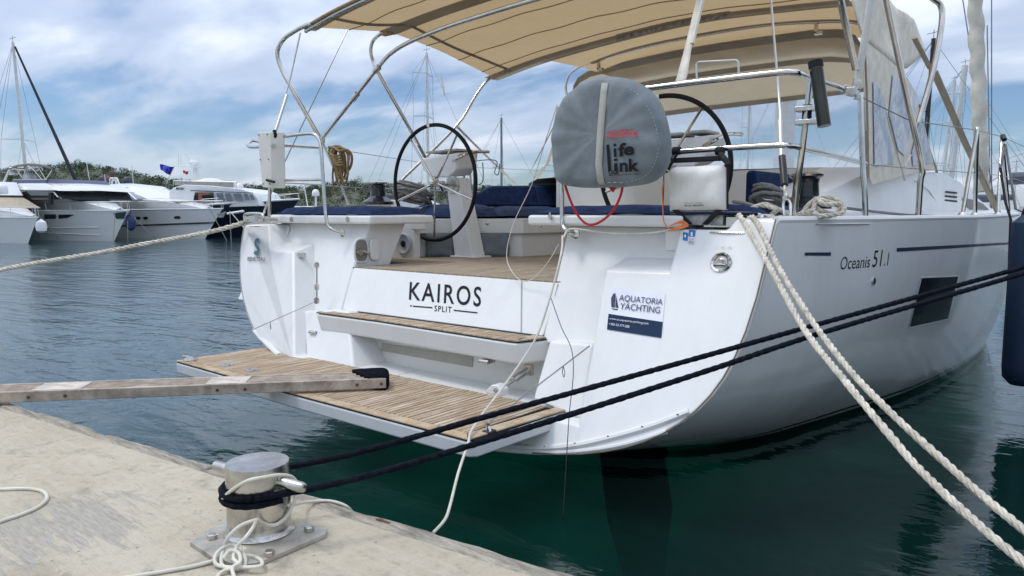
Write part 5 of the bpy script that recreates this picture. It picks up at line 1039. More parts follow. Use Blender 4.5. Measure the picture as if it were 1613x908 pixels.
def ring_pts(z, rad, a0, a1, n_=30, tilt=(0, 0)):
    return [bc+Vector((rad*math.cos(a), rad*math.sin(a), z+tilt[0]*math.cos(a)+tilt[1]*math.sin(a))) for a in [a0+(a1-a0)*i/n_ for i in range(n_+1)]]
def tangent_az(target):      # azimuth (bollard centred) where a line to target leaves the post
    d = math.atan2(target.y-bc.y, target.x-bc.x); return d
br = .0105
T1 = P(1900, 340, x=.30); T1 = Vector((.55, 5.2, 1.42))
far1 = D(2200, 257, 4.3); far2 = D(2200, 259, 4.35)
aF = math.atan2(far1.y-bc.y, far1.x-bc.x)
zr = HB*.66
mb = MB(); rr_ = r_b+br
# a loop dropped over the post: leaves on both sides toward the right
loopz = [(zr+.014, 0), (zr-.004, .3)]
p1 = ring_pts(zr+.006, rr_, aF+math.pi/2, aF+math.pi*1.5, 34, (0.0, .006)); 
s1 = through(p1[0], [(560, 714), (800, 647), (1100, 564), (1300, 508), (1613, 421)], far1)[1:]
s2 = through(p1[-1]+Vector((0, 0, -.0)), [(560, 754.5), (800, 684), (1100, 589), (1300, 523), (1613, 431)], far2)[1:]
path = s1[::-1]+p1+s2
def fuzz(mb, c, r, n_):
    for _ in range(n_):
        i = random.randrange(len(c)-1); p = c[i].lerp(c[i+1], random.random()); d = Vector(rng.normal(size=3)); d.normalize(); d *= r*random.uniform(1.15, 1.7); s = Vector(rng.normal(size=3)).normalized()*r*.6
        mb.add([p+d*.7, p+d*.75+s*.12, p+d+s], [(0, 1, 2)])
cpath = spline(path, 6); cp2 = resample(cpath, .012); mb.tube(cp2, [br*(1+.07*math.sin(i*1.9)+random.uniform(-.05, .05)) for i in range(len(cp2))], 9)
fuzz(mb, cp2, br, 5200)
tag(mb.build('mooring_line', ROPEB), 'fuzzy black line looped over the steel bollard, both parts running right to the next berth', 'mooring line')
mb = MB(); p2 = ring_pts(zr-.018, rr_, aF+math.pi*.45, aF+math.pi*1.62, 34, (0, .004)); p2 = [p1[0]+Vector((.01, .01, -.012))]+p2+[p2[-1]+Vector((.02, .03, .006))]
c3 = resample(spline(p2, 5), .012); mb.tube(c3, [br*(1+.07*math.sin(i*1.9)) for i in range(len(c3))], 9); fuzz(mb, c3, br, 300); tag(mb.build('mooring_line_turn', ROPEB), 'second turn of black line lying round the post of the bollard', 'mooring line')
# white cord: turn round the bollard and a loose tangle at its foot
cr_ = .0055
def fp(px, py, h=0.006): return P(px, py, z=bz+h)
mb = MB()
tb_ = math.atan2(-bc.y, -bc.x)      # azimuth of the side facing the eye
turn = [bc+Vector(((r_b+cr_+o_)*math.cos(a), (r_b+cr_+o_)*math.sin(a), z_)) for a, z_, o_ in [(tb_+(-1.75), HB*.50, .006), (tb_-1.2, HB*.62, .006), (tb_-.8, HB*.76, .004), (tb_-.3, HB*.90, .003), (tb_+.2, HB*.93, .003), (tb_+.7, HB*.90, .004), (tb_+1.1, HB*.80, .014), (tb_+1.35, HB*.60, .020), (tb_+1.2, HB*.44, .008), (tb_+.9, HB*.32, .003), (tb_+.5, HB*.27, .003), (tb_+.22, HB*.30, .004)]]+[P(404, 819, y=bc.y-.085)]
front = [turn[-1], P(388, 846, y=bc.y-.10), fp(372, 852, .05), fp(352, 862, .035), fp(345, 875, .012), fp(360, 888, .008), fp(395, 893, .022), fp(412, 882, .03), fp(405, 870, .03), fp(378, 868, .03), fp(350, 880, .02), fp(325, 884, .014), fp(290, 897, .007), fp(220, 908, .007), fp(120, 930, .007)]
mb.tube(spline(turn, 8), cr_, 9)
k1 = [bc+Vector(((r_b+.01)*math.cos(tb_-.05), (r_b+.01)*math.sin(tb_-.05), HB*.30))]
knot = [P(404, 819, y=bc.y-.085), P(380, 828, y=bc.y-.12), P(360, 846, y=bc.y-.15), P(352, 866, y=bc.y-.16), fp(349, 888, .012), fp(362, 896, .01), fp(384, 893, .012), fp(384, 872, .03), fp(366, 858, .045), fp(345, 868, .03), fp(338, 884, .016), fp(352, 893, .01), fp(405, 893, .02), fp(412, 884, .02), fp(395, 876, .016), fp(365, 876, .012), fp(335, 884, .008), fp(300, 893, .007), fp(230, 905, .007), fp(100, 925, .007)]
mb.tube(spline(knot, 8), cr_, 9)
mb.tube(spline([P(404, 819, y=bc.y-.085), P(398, 832, y=bc.y-.10), P(386, 848, y=bc.y-.13), fp(373, 862, .05), fp(368, 880, .03), fp(378, 892, .02), fp(352, 900, .01), fp(340, 915, .007), fp(330, 960, .007)], 8), cr_, 9)
mb.tube(spline([fp(352, 880, .03), fp(362, 868, .045), fp(376, 872, .04), fp(378, 886, .03), fp(366, 896, .02), fp(372, 920, .008), fp(378, 960, .007)], 8), cr_, 9)
tag(mb.build('thin_rope', CORDW), 'thin white cord tied round the bollard and lying in a loose knot at its foot', 'cord')
mb = MB(); mb.tube(spline([bc+Vector((r_b*.9, .05, .10)), fp(470, 794, .05), fp(485, 791, .02), fp(515, 789, .012), fp(538, 794, .012), P(552, 803, z=QZ-.01), P(556, 815, z=QZ-.08), P(558, 850, z=QZ-.30)], 6), .005, 8)
tag(mb.build('thin_rope', CORDW), 'white cord running from behind the bollard over the quay edge', 'cord')
mb = MB(); mb.tube(spline([fp(-120, 760), fp(-40, 768), fp(0, 771), fp(40, 770), fp(66, 774), fp(74, 785), fp(60, 799), fp(30, 812), fp(0, 822), fp(-60, 846), fp(-160, 880)], 8), .0065, 9); tag(mb.build('thin_rope', CORDW), 'bend of white cord lying on the concrete at the left', 'cord')
mb = MB(); mb.tube(spline([fp(322, 741, .004), fp(330, 737, .014), fp(340, 735, .012), fp(350, 738, .02)], 5), .004, 6); tag(mb.build('rope_scrap', mat('dirty_rope', (.25, .23, .19), .9)), 'short frayed scrap of grey rope at the quay edge behind the bollard', 'rope')
mb = MB(); q = P(603, 821, z=QZ+.008); mb.tube([q-qd*.028, q-qd*.01+Vector((0, 0, .003)), q+qd*.03], [.005, .007, .004], 6, flat=.4); tag(mb.build('bark_chip', mat('bark_brown', (.14, .06, .035), .9)), 'small reddish brown chip of wood on the timber edge', 'wood chip')
# cord from the stern rail down over the platform into the water, and the thin dark wire beside it
mb = MB(); cw = [P(886, 372, y=3.30), P(884, 400, y=3.15), P(866, 470, y=3.05), P(843, 535, y=2.95), P(800, 600, y=2.80), P(762, 650, y=2.55), P(742, 680, y=2.37), P(737, 700, y=2.26), P(722, 745, y=2.1), P(708, 800, y=1.9), P(700, 820, y=1.82), P(682, 840, y=1.70)]
mb.tube(spline(cw, 8), .0058, 8); mb.tube(spline([P(1058, 362, y=3.42), P(1020, 368, y=3.40), P(960, 368, y=3.38), P(915, 362, y=3.36), P(896, 362, y=3.34), P(888, 374, y=3.30)], 8), .0058, 8)
tag(mb.build('thin_rope', CORDW), 'white cord hanging from the starboard stern rail over the bathing platform to the quay', 'cord')
mb = MB(); mb.tube(spline([P(868, 470, y=3.05), P(884, 515, y=3.0), P(900, 550, y=2.98), P(903, 590, y=2.9), P(897, 650, y=2.85), P(893, 712, y=2.8), P(888, 795, y=2.75), P(886, 820, y=2.75)], 8), .0022, 6)
tag(mb.build('thin_dark_line', mat('dark_line', (.03, .03, .03), .6)), 'thin dark line hanging from the white cord down into the water', 'line')
mb = MB(); mb.tube(spline([P(878, 165, y=3.40), P(860, 220, y=3.45), P(838, 290, y=3.5), P(812, 345, y=3.5), P(800, 385, y=3.45), P(800, 415, y=3.40), P(818, 441, y=3.36), P(838, 440, y=3.35), P(862, 415, y=3.3), P(880, 385, y=3.28)], 8), .0028, 6)
tag(mb.build('thin_white_line', CORDW), 'thin white line looping from the starboard rail across the walk-through', 'line')
# ------------------------------------------------------------------ gangway plank
pz = .497; g0 = P(608, 596.5, z=pz); g1 = P(0, 618.5, z=pz); gd = (g0-g1).normalized(); g2 = g1-gd*.55; gn = Vector((-gd.y, gd.x, 0)); gn = gn if gn.y > 0 else -gn
GW = .21
gw = empty('gangway', tuple((g0+g2)/2-Vector((0, 0, .06))), 0, 'slatted wooden gangway plank laid from the quay to the bathing platform', 'gangway')
mb = MB(); L_ = (g0-g2).length
def gbox(mb, s0, s1, w0, w1, z0, z1):
    a = [g2+gd*s+gn*w_ for s, w_ in ((s0, w0), (s1, w0), (s1, w1), (s0, w1))]; mb.prism([Vector((p.x, p.y, z0)) for p in a], (0, 0, z1-z0))
gbox(mb, 0, L_, 0, .024, pz-.056, pz); gbox(mb, 0, L_, GW-.024, GW, pz-.056, pz); mb.build('side_rail', PLANKM, gw, bevel=.004)
mb = MB(); k = 0; w0 = .030
while w0 < GW-.036: gbox(mb, .01, L_-.03, w0, w0+.016, pz-.018, pz-.003); w0 += .0265
mb.build('slats', PLANKM, gw, bevel=.001, seg=1)
def s_of(px, py): return (P(px, py, z=pz)-g2).dot(gd)
for a, b in ((s_of(45, 617), s_of(122, 615)), (s_of(320, 608), s_of(385, 606))):
    mb = MB(); gbox(mb, a, b, .025, GW-.025, pz-.022, pz+.001); mb.build('cross_board', PLANKL, gw, bevel=.002)
for px in (58, 111, 338, 381, 560, 600):
    mb = MB(); s = s_of(px, 610); q = g2+gd*s-gn*.001; q.z = pz-.03; mb.lathe([(.008, 0), (.008, .003), (.004, .004)], q, 10, tuple(-gn))
    mb.build('screw', mat('bronze_screw', (.10, .08, .06), .5, .6), gw)
mb = MB()
for k in range(9):
    w_ = .012+k*(GW-.010)/8
    s0 = L_-.10-.012*k-.008*(k % 2); pts = [g2+gd*(s0)+gn*w_+Vector((0, 0, pz-g2.z+.004)), g2+gd*(L_-.08)+gn*w_+Vector((0, 0, pz-g2.z+.009)), g2+gd*(L_-.01)+gn*w_+Vector((0, 0, pz-g2.z+.006)), g2+gd*(L_+.008)+gn*w_+Vector((0, 0, pz-g2.z-.02)), g2+gd*(L_)+gn*w_+Vector((0, 0, pz-g2.z-.062)), g2+gd*(L_-.06)+gn*w_+Vector((0, 0, pz-g2.z-.066))]
    mb.tube(spline(pts, 5), .0095 if 0 < k else .006, 8)
fuzz(mb, [g2+gd*(L_-.15+.015*i)+gn*(GW*((i*5) % 9)/9)+Vector((0, 0, pz-g2.z+.012)) for i in range(10)], .012, 200)
mb.build('rope_lashing', ROPEB, gw)
# ------------------------------------------------------------------ fender on the starboard side with its black straps
fy = 6.3; ft = P(1618, 335, y=fy); fb = P(1622, 610, y=fy); fc = (ft+fb)/2; fr_ = .115
F_ = empty('fender', (fc.x, fc.y, fb.z), 0, 'dark blue fender hanging on black straps at the right of the yacht hull', 'fender')
hh = (ft.z-fb.z); c = Vector((fc.x, fc.y, fb.z)); c.x = P(1617, 470, y=fy).x+.0
mb = MB(); mb.lathe([(.02, 0), (.07, .01), (fr_, .06), (fr_*1.06, .14), (fr_*1.06, hh-.16), (fr_, hh-.07), (.06, hh-.015), (.03, hh)], c, 28); mb.build('fender_body', mat('navy_fender', (.004, .022, .060), .55, bump=.2, bscale=40), F_)
mb = MB(); tp2 = c+Vector((0, 0, hh)); mb.tube([tp2+Vector((0, 0, -.02)), P(1600, 330, y=fy+.1), P(1584, 228, y=t2.y)], .010, 6, flat=.5); mb.tube([P(1584, 228, y=t2.y), P(1576, 265, y=6.6), P(1584, 320, y=6.6), P(1592, 345, y=6.55), P(1590, 400, y=6.6), P(1588, 475, y=6.6)], .009, 6, flat=.5); mb.tube([t2, t2+Vector((.02, -.03, -.04))], .022, 8)
mb.build('strap', BLACK, F_); mb = MB(); mb.tube(spline([tp2+Vector((-.05, 0, -.02)), tp2+Vector((-.03, -.02, .03)), tp2+Vector((.03, 0, .03)), tp2+Vector((.05, .01, -.02))], 5), .018, 8); mb.build('knot', BLACK, F_)
# teal sheets and guard-rail tails on the port side
mb = MB()
for x0, x1, yb0 in ((733, 745, 300), (750, 760, 290), (738, 742, 275)): mb.tube(spline([P(x0, 258, y=6.2), P(x0-1, 275, y=6.2), P(x0+1, yb0, y=6.2), P(x1, yb0-3, y=6.2), P(x1+1, 270, y=6.2), P(x1, 256, y=6.2)], 6), .006, 6)
mb.tube(spline([P(733, 256, y=6.2), P(770, 252, y=6.3), P(783, 256, y=6.4), P(779, 272, y=6.4), P(785, 275, y=6.4), P(787, 258, y=6.4)], 6), .006, 6)
tag(mb.build('teal_line', TEAL), 'teal line looped over the port guard wires beside the wheel', 'line')
mb = MB(); mb.tube([P(719, 199, x=-5.3), P(760, 240, y=6.3), P(815, 293, y=7.0)], .016, 7, flat=.5); mb.tube([P(700, 150, y=5.6), P(695, 120, y=5.6)], .01, 6); tag(mb.build('beige_strap', BEIGEF), 'beige webbing strap running down from the port bimini frame', 'strap')
mb = MB(); mb.tube([P(879, 170, y=3.42), P(900, 260, y=7.5), P(868, 292, y=7.2)][0:1]+[P(872, 200, y=5.5), P(840, 262, y=6.8), P(825, 292, y=7.2)], .006, 6)
mb.tube([P(882, 200, y=7.0), P(862, 258, y=7.1), P(838, 292, y=7.2)], .022, 7, flat=.5); mb.tube(spline([P(838, 290, y=7.2), P(858, 262, y=7.15), P(878, 268, y=7.1), P(860, 292, y=7.2)], 6), .018, 7, flat=.5); tag(mb.build('folded_dodger_strap', BEIGEF), 'beige canvas straps beside the sprayhood left of the grey lifebuoy cover', 'strap')
# ================================================================== boats across the water
def glob(px, dep, z=0.0):
    q = D(px, 335, dep); return Vector((q.x, q.y, z))
WB_ = mat('boat_white', (.74, .75, .75), .25, var=.02, nscale=.6, coat=.3); WBG = mat('boat_grey_white', (.56, .60, .60), .3, var=.04, nscale=.8)
DARKH = mat('midnight_hull', (.006, .009, .022), .15, coat=.6); TINT = mat('tinted_window', (.02, .025, .032), .08, coat=.6, var=.2, nscale=1.5); TINTP = mat('violet_screen', (.10, .10, .17), .15)
BROWN = mat('brown_canvas', (.10, .085, .07), .85); TANC = mat('tan_cover', (.42, .36, .27), .85); WIND = mat('bluish_windscreen', (.13, .17, .20), .08, coat=.5, var=.3, nscale=.8); DK = mat('deck_grey', (.62, .62, .60), .6)
def frame(px, dep, yaw_deg):
    """a boat whose stem stands at (px, depth), bow pointing right and yaw degrees towards the viewer"""
    a = R(yaw_deg); rt = Vector((math.cos(YAW), math.sin(YAW), 0)); fw = Vector((-math.sin(YAW), math.cos(YAW), 0))
    h = rt*math.cos(a)-fw*math.sin(a); return glob(px, dep), math.atan2(h.y, h.x)
def boat(name, px, dep, yaw, label, cat='motor yacht', group=None):
    loc, rz = frame(px, dep, yaw); return empty(name, loc, rz, label, cat, group, local=True)
# local frame: x forward with the stem's foot at 0 and the hull running to -L, y to port, z up
def bhull(par, L, B_, fb, fs, over, m, dk=DK, flare=.35, kn=None):
    mb = MB(); rows = []
    for i in range(15):
        t = i/14; x = -L+(L)*t; full = (1-max(0, (t-.45)/.55)**2.2); tipx = over*max(0, (t-.5)/.5)**2
        zt_ = fs+(fb-fs)*t**1.6; row = []
        for k in range(7):
            v = k/6; hw_ = B_/2*full; hwl = B_/2*(1-max(0, (t-.25)/.75)**1.7)*(1-flare*.35)
            w_ = hwl+(hw_-hwl)*v**1.2; row.append((x+tipx*v**1.1, w_, -.25+(zt_+.25)*v))
        rows.append(row)
    full_rows = [[Vector((x, -w_, z)) for x, w_, z in r_[::-1]]+[Vector((x, w_, z)) for x, w_, z in r_] for r_ in rows]
    mb.grid(full_rows); mb.add(full_rows[0], [tuple(range(len(full_rows[0])))]); h = mb.build('hull', m, par, sharp=50)
    mb = MB(); mb.grid([[r_[0]+Vector((0, .04, .01)), r_[-1]+Vector((0, -.04, .01))] for r_ in full_rows]); mb.build('deck', dk, par)
    mb = MB(); mb.tube([r_[0]+Vector((0, 0, .0)) for r_ in full_rows], .035, 6); mb.tube([r_[-1] for r_ in full_rows], .035, 6); mb.build('rubbing_strake', WB_, par); return full_rows
def shell(par, name, prof, m, caps=True):
    """prof: (x, z, half width) along the outline from the front foot over the top to the back foot"""
    mb = MB(); mb.grid([[Vector((x, -w_, z)), Vector((x, -w_*.93, z+.0)), Vector((x, 0, z+.05)), Vector((x, w_*.93, z)), Vector((x, w_, z))] for x, z, w_ in prof])
    for s in (-1, 1): mb.add([Vector((x, s*w_, z)) for x, z, w_ in prof], [tuple(range(len(prof)))])
    return mb.build(name, m, par, sharp=40)
def sidepanel(par, name, pts, m, both=True, th=.02):     # pts (x, z, y): on the starboard side; thin pane proud of the wall
    mb = MB(); mb.prism([Vector((x, -y-.02, z)) for x, z, y in pts], (0, .02, 0)); return mb.build(name, m, par, smooth=False)
def rail(par, rows, h, i0=4, every=1, n_=None):
    mb = MB()
    for side in (0, -1):
        pts = [r_[side]+Vector((0, .05 if side == 0 else -.05, h)) for r_ in rows[i0:]]; mb.tube(pts, .018, 5); 
        for r_ in rows[i0::every]: q = r_[side]+Vector((0, .05 if side == 0 else -.05, 0)); mb.tube([q, q+Vector((-.08, 0, h))], .012, 4)
    mb.build('bow_rail', mat('distant_steel', (.50, .50, .49), .3, .7), par)
def dome(par, x, y, z, r, m=None):
    mb = MB(); mb.lathe([(r*.8, 0), (r, .1*r+.02), (r, r*.8), (r*.85, r*1.4), (r*.45, r*1.75), (.01, r*1.85)], (x, y, z), 16); mb.build('satellite_dome', m or WB_, par)
def aerial(par, x, y, z, h, lean=-.1):
    mb = MB(); mb.tube([Vector((x, y, z)), Vector((x+lean*h, y, z+h))], [.022, .010], 5); mb.build('aerial', mat('aerial_white', (.5, .5, .5), .4), par)
def mooring(pts, label, grp='mooring lines of the boats opposite'):
    mb = MB(); mb.tube(pts, .018, 5); tag(mb.build('boat_mooring_line', CORDW), label, 'mooring line', grp)
def lz(par, x, y, z): return par.matrix_basis @ Vector((x, y, z))
YW = 32
import functools
def inv_of(par): return (Matrix.Translation(par.location) @ Euler(par.rotation_euler).to_matrix().to_4x4()).inverted()
def BP(par, px, py, y):          # where a sight line meets the boat's own fore-and-aft plane
    I = inv_of(par); o = I @ Vector((0, 0, EYE)); d = I.to_3x3() @ ray(px, py); return o+d*((y-o.y)/d.y)
def tree_of(rows):
    mb = MB(); mb.grid(rows); return BVHTree.FromPolygons([tuple(v) for v in mb.v], mb.f)
def HP(par, tree, px, py, off=.03):
    I = inv_of(par); o = I @ Vector((0, 0, EYE)); d = (I.to_3x3() @ ray(px, py)).normalized(); h = tree.ray_cast(o, d)[0]
    return (h if h is not None else BP(par, px, py, -1.8))-d*off
def hpoly(par, tree, name, pts, m, off=.05, n=1):
    mb = MB(); mb.add([HP(par, tree, *p, off) for p in pts], [tuple(range(len(pts)))]); return mb.build(name, m, par, smooth=False)
def hw_at(rows, x):
    for a, b in zip(rows, rows[1:]):
        if a[0].x <= x <= b[0].x: t = (x-a[0].x)/(b[0].x-a[0].x); return abs(a[0].y+(b[0].y-a[0].y)*t)
    return abs(rows[0][0].y) if x < rows[0][0].x else .15
def shell2(par, name, pts, m, bev=.05, crown=.0, rows=None):
    """pts: (px, py, half width) traced round the near side, mirrored to the far side"""
    if rows:
        q_ = []
        for px, py, w_ in pts:
            for _ in range(12):
                p = BP(par, px, py, -w_); lim = .80*hw_at(rows, p.x)
                if w_ > lim: w_ = max(.12, w_-.6*(w_-lim))
            q_.append((px, py, w_))
        pts = q_
    near = [BP(par, px, py, -w_) for px, py, w_ in pts]; far = [Vector((p.x, -p.y, p.z)) for p in near]; n = len(pts); mb = MB()
    cen_ = [Vector((p.x, 0, p.z+crown)) for p in near]
    mb.add(near+cen_+far, [tuple(range(n))[::-1], tuple(range(2*n, 3*n))]+[(i, (i+1) % n, n+(i+1) % n, n+i) for i in range(n)]+[(n+i, n+(i+1) % n, 2*n+(i+1) % n, 2*n+i) for i in range(n)])
    return mb.build(name, m, par, bevel=bev, sharp=35)
def front(par, name, a, b, m, off=.03, inset=.93):      # pane across the front between a low and a high point of the near side
    p, q = BP(par, a[0], a[1], -a[2]), BP(par, b[0], b[1], -b[2]); d = Vector((p.z-q.z, 0, -(p.x-q.x))).normalized()
    if d.x < 0: d = -d
    p, q = p+d*off, q+d*off; mb = MB()
    for k in range(3):
        y0, y1 = -inset+2*inset*k/3+.02, -inset+2*inset*(k+1)/3-.02; mb.add([Vector((p.x, p.y*-y0, p.z)), Vector((p.x, p.y*-y1, p.z)), Vector((q.x, q.y*-y1, q.z)), Vector((q.x, q.y*-y0, q.z))], [(0, 1, 2, 3)])
    return mb.build(name, m, par, smooth=False)
def side(par, name, pts, m, off=.03):
    mb = MB(); mb.add([BP(par, px, py, -w_-off) for px, py, w_ in pts], [tuple(range(len(pts)))]); return mb.build(name, m, par, smooth=False)
DS = mat('distant_steel', (.62, .62, .60), .35, .6)
def wires(par, name, segs, y, r=.02, m=DS):
    mb = MB()
    for sg in segs: mb.tube([BP(par, px, py, y) for px, py in sg], r, 5)
    return mb.build(name, m, par)
HULLW = mat('far_hull_white', (.80, .80, .79), .2, var=.03, nscale=.5, coat=.6)
# --- sport yacht with porthole hull
b3 = boat('sport_yacht', 318, 40, YW, 'white sport yacht with coupe roof, three round portholes and a dark hull line')
rw = bhull(b3, 15, 4.4, 1.62, 1.50, 1.75, HULLW); tr3 = tree_of(rw)
mb = MB(); mb.tube([HP(b3, tr3, 188+x*6.5, 356.5-x*.24, .04) for x in range(24)], .045, 5); mb.build('hull_line', BLACK, b3)
for cx, cy in ((217.5, 344), (229, 344), (279, 343)):
    rx = 4 if cx < 270 else 5.5; mb = MB(); mb.add([HP(b3, tr3, cx+rx*math.cos(a), cy+2.4*math.sin(a), .05) for a in [2*math.pi*i/14 for i in range(14)]], [tuple(range(14))]); mb.build('porthole', TINT, b3, smooth=False)
hpoly(b3, tr3, 'anchor_recess', [(341, 338), (356, 333), (352, 343), (345, 343)], mat('recess_green', (.03, .06, .055), .4), .06)
shell2(b3, 'coachroof', [(130, 330, 1.9), (130, 314, 1.9), (215, 314, 1.75), (250, 316, 1.3), (300, 324, 1.2), (322, 329, .6)], WB_, .03, .08, rw)
shell2(b3, 'coupe_cabin', [(140, 315, 1.8), (150, 305, 1.8), (139, 298, 1.75), (150, 292, 1.6), (165, 290.5, 1.5), (182, 292, 1.45), (192, 297, 1.5), (203, 306, 1.6), (213, 315, 1.7)], WB_, .06, .10)
front(b3, 'windscreen', (212, 314, 1.7), (190, 296, 1.5), WIND)
side(b3, 'side_window', [(152, 313, 1.8), (160, 305, 1.8), (173, 300, 1.78), (183, 301, 1.78), (192, 306, 1.78), (201, 314, 1.78)], TINT, .05); side(b3, 'rear_window', [(143, 300, 1.78), (160, 298, 1.76), (150, 306, 1.8)], TINT, .05); side(b3, 'window_bar', [(174, 313.5, 1.8), (177, 313.5, 1.8), (182, 301, 1.8), (180, 301, 1.8)], WB_, .07)
rail(b3, rw, .42, 7)
for px, py in ((163, 289), (201, 290)): q = BP(b3, px, py, -1.2 if px < 170 else 1.2); dome(b3, q.x, q.y, q.z-.1, .30, mat('navy_dome', (.03, .04, .05), .5))
wires(b3, 'radar_arch', [[(172, 291), (173, 281), (184, 281), (188, 291)], [(176, 291), (177, 284), (182, 284), (183, 291)]], -.3, .05, WB_)
q = BP(b3, 177, 280, 0); mb = MB(); mb.lathe([(.14, -.1), (.12, .15), (.18, .2), (.18, .35), (.05, .4)], q, 12); mb.box(q+Vector((-.7, -.08, .0)), q+Vector((.5, .08, .07))); mb.build('radar_scanner', BROWN, b3)
wires(b3, 'aerial', [[(136, 255), (142, 291)]], -1.5, .022); wires(b3, 'aerial', [[(208, 262), (210, 290)]], 1.0, .022)
q = BP(b3, 268, 319, -.5); mb = MB(); mb.box(q+Vector((-1.2, -.3, -.05)), q+Vector((1.1, .7, .06))); mb.build('sunpad', TANC, b3, bevel=.03)
# --- flybridge yacht
b2 = boat('flybridge_yacht', 174, 36.5, YW, 'white flybridge yacht with wraparound black glass and a brown sunshade')
rw2 = bhull(b2, 16, 4.8, 1.52, 1.50, 1.6, HULLW); tr2 = tree_of(rw2)
hpoly(b2, tr2, 'window_surround', [(66, 347), (104, 346), (121, 337), (66, 336)], mat('bright_white', (.8, .8, .8), .2), .04)
hpoly(b2, tr2, 'hull_window', [(70, 345.3), (88, 345), (88, 338), (69, 338)], TINT, .07); hpoly(b2, tr2, 'hull_window', [(92, 345), (105, 344), (117, 338.5), (92, 338.3)], TINT, .07)
mb = MB()
for dy in (0, 7): mb.tube([HP(b2, tr2, 60+x*6, 360+dy+ (x*.25 if dy else -x*.1), .02) for x in range(17)], .03, 4)
mb.build('hull_knuckle', HULLW, b2); hpoly(b2, tr2, 'anchor_recess', [(178, 336), (199, 334), (195, 345), (183, 345)], MATS['recess_green'], .06)
shell2(b2, 'coachroof', [(-40, 334, 2.1), (-40, 316, 2.1), (30, 315, 2.0), (95, 314, 1.8), (125, 317, 1.4), (160, 326, 1.2), (182, 331, .6)], WB_, .03, .08, rw2)
shell2(b2, 'saloon_glass', [(10, 318, 2.0), (24, 306, 2.0), (45, 300, 1.95), (84, 301, 1.85), (98, 314, 1.85)], TINT, .03)
side(b2, 'window_bar', [(84, 303, 1.9), (86, 303, 1.9), (92.5, 311, 1.9), (90, 311, 1.9)], WB_, .06)
shell2(b2, 'flybridge_moulding', [(-30, 302, 2.1), (10, 300, 2.1), (45, 300.5, 2.0), (92, 301, 1.95), (80, 293, 1.9), (70, 289, 1.85), (30, 289, 1.9), (8, 294, 2.0), (-30, 297, 2.1)], WB_, .06, .05)
shell2(b2, 'flybridge_screen', [(15, 291, 1.6), (20, 283, 1.6), (70, 282, 1.55), (74, 291, 1.6)], TINTP, .01); side(b2, 'flybridge_rail', [(74, 282.5, 1.6), (20, 283, 1.6), (20, 283.6, 1.6), (74, 283.2, 1.6)], WB_, .05)
mb = MB(); mb.grid([[BP(b2, px, py, y)+Vector((0, 0, .10*(1-(y/1.6)**2))) for y in (-1.6, -.8, 0, .8, 1.6)] for px, py in ((10, 268), (28, 263), (45, 261), (62, 262), (76, 265), (84, 269))]); mb.build('sunshade', BROWN, b2, solid=.03)
for y in (-1.55, 1.5): wires(b2, 'shade_frame', [[(24, 264), (37, 283)], [(36, 283), (42, 263)], [(60, 263), (72, 283)], [(82, 268), (72, 283)], [(48, 262), (66, 283)]], y, .022)
q = BP(b2, 47, 281, -1.0); dome(b2, q.x, q.y, q.z-.2, .30); wires(b2, 'radar_arch', [[(2, 296), (10, 278), (16, 265)], [(16, 265), (40, 267)]], -1.2, .06, WB_); q = BP(b2, 21, 276, -.6); mb = MB(); mb.lathe([(.2, 0), (.28, .1), (.24, .26)], q, 12); mb.build('radar_scanner', WB_, b2)
rail(b2, rw2, .42, 6); q = BP(b2, 80, 322, -2.0); mb = MB(); mb.tube([q, q+Vector((.1, 0, .55))], .12, 6); mb.build('rail_cover', BLACK, b2)
# --- bow of the yacht cut by the left edge
b1_ = boat('motor_yacht', 38, 34, YW, 'white motor yacht cut by the left edge, tan cover over its windscreen')
rw1 = bhull(b1_, 13, 4.2, 1.20, 1.2, 1.2, HULLW); rail(b1_, rw1, .45, 7)
shell2(b1_, 'coachroof', [(-120, 345, 1.8), (-120, 324, 1.8), (-30, 327, 1.5), (20, 334, 1.0), (50, 341, .5)], WB_, .03, .05, rw1)
shell2(b1_, 'windscreen_cover', [(-110, 332, 1.5), (-110, 306, 1.5), (-72, 306, 1.4), (-46, 328, 1.5)], TANC, .03); shell2(b1_, 'cabin_roof', [(-140, 310, 1.6), (-140, 284, 1.5), (-84, 284, 1.5), (-72, 297, 1.4), (-66, 307, 1.4)], WB_, .05)
q = BP(b1_, 2, 292, -.5); dome(b1_, q.x, q.y, q.z-.4, .25)
# --- dark hulled trawler yacht
b4 = boat('trawler_yacht', 428, 42.5, 12, 'trawler yacht with black hull, white deckhouse, six side windows and a radar mast')
rw4 = bhull(b4, 9.5, 4.0, 2.15, 1.45, 1.75, DARKH); tr4 = tree_of(rw4)
mb = MB(); mb.tube([r_[0]+Vector((0, -.02, .03)) for r_ in rw4], .05, 5); mb.build('sheer_strip', WB_, b4); rail(b4, rw4, .35, 9)
shell2(b4, 'deckhouse', [(268, 330, 1.5), (266, 303, 1.5), (272, 296, 1.5), (290, 291, 1.5), (335, 293, 1.5), (380, 298, 1.45), (398, 304, 1.35), (405, 312, 1.3), (410, 325, 1.3)], WB_, .04)
for quad, m_ in (([(304, 319), (338, 319), (336, 303.5), (307, 303.5)], TINT), ([(343, 318), (354, 318), (351, 304.5), (340.5, 304.5)], WIND), ([(357, 317.5), (367, 317.5), (363, 304.5), (354, 304.5)], WIND), ([(371, 317), (383.5, 317), (379.5, 305), (367, 305)], WIND), ([(386.5, 316), (394, 316), (390, 305.5), (383.5, 305.5)], WIND), ([(396, 315.5), (402, 315.5), (398, 307), (393, 306.5)], WIND)):
    side(b4, 'window', [(a, b, 1.5) for a, b in quad], m_, .04)
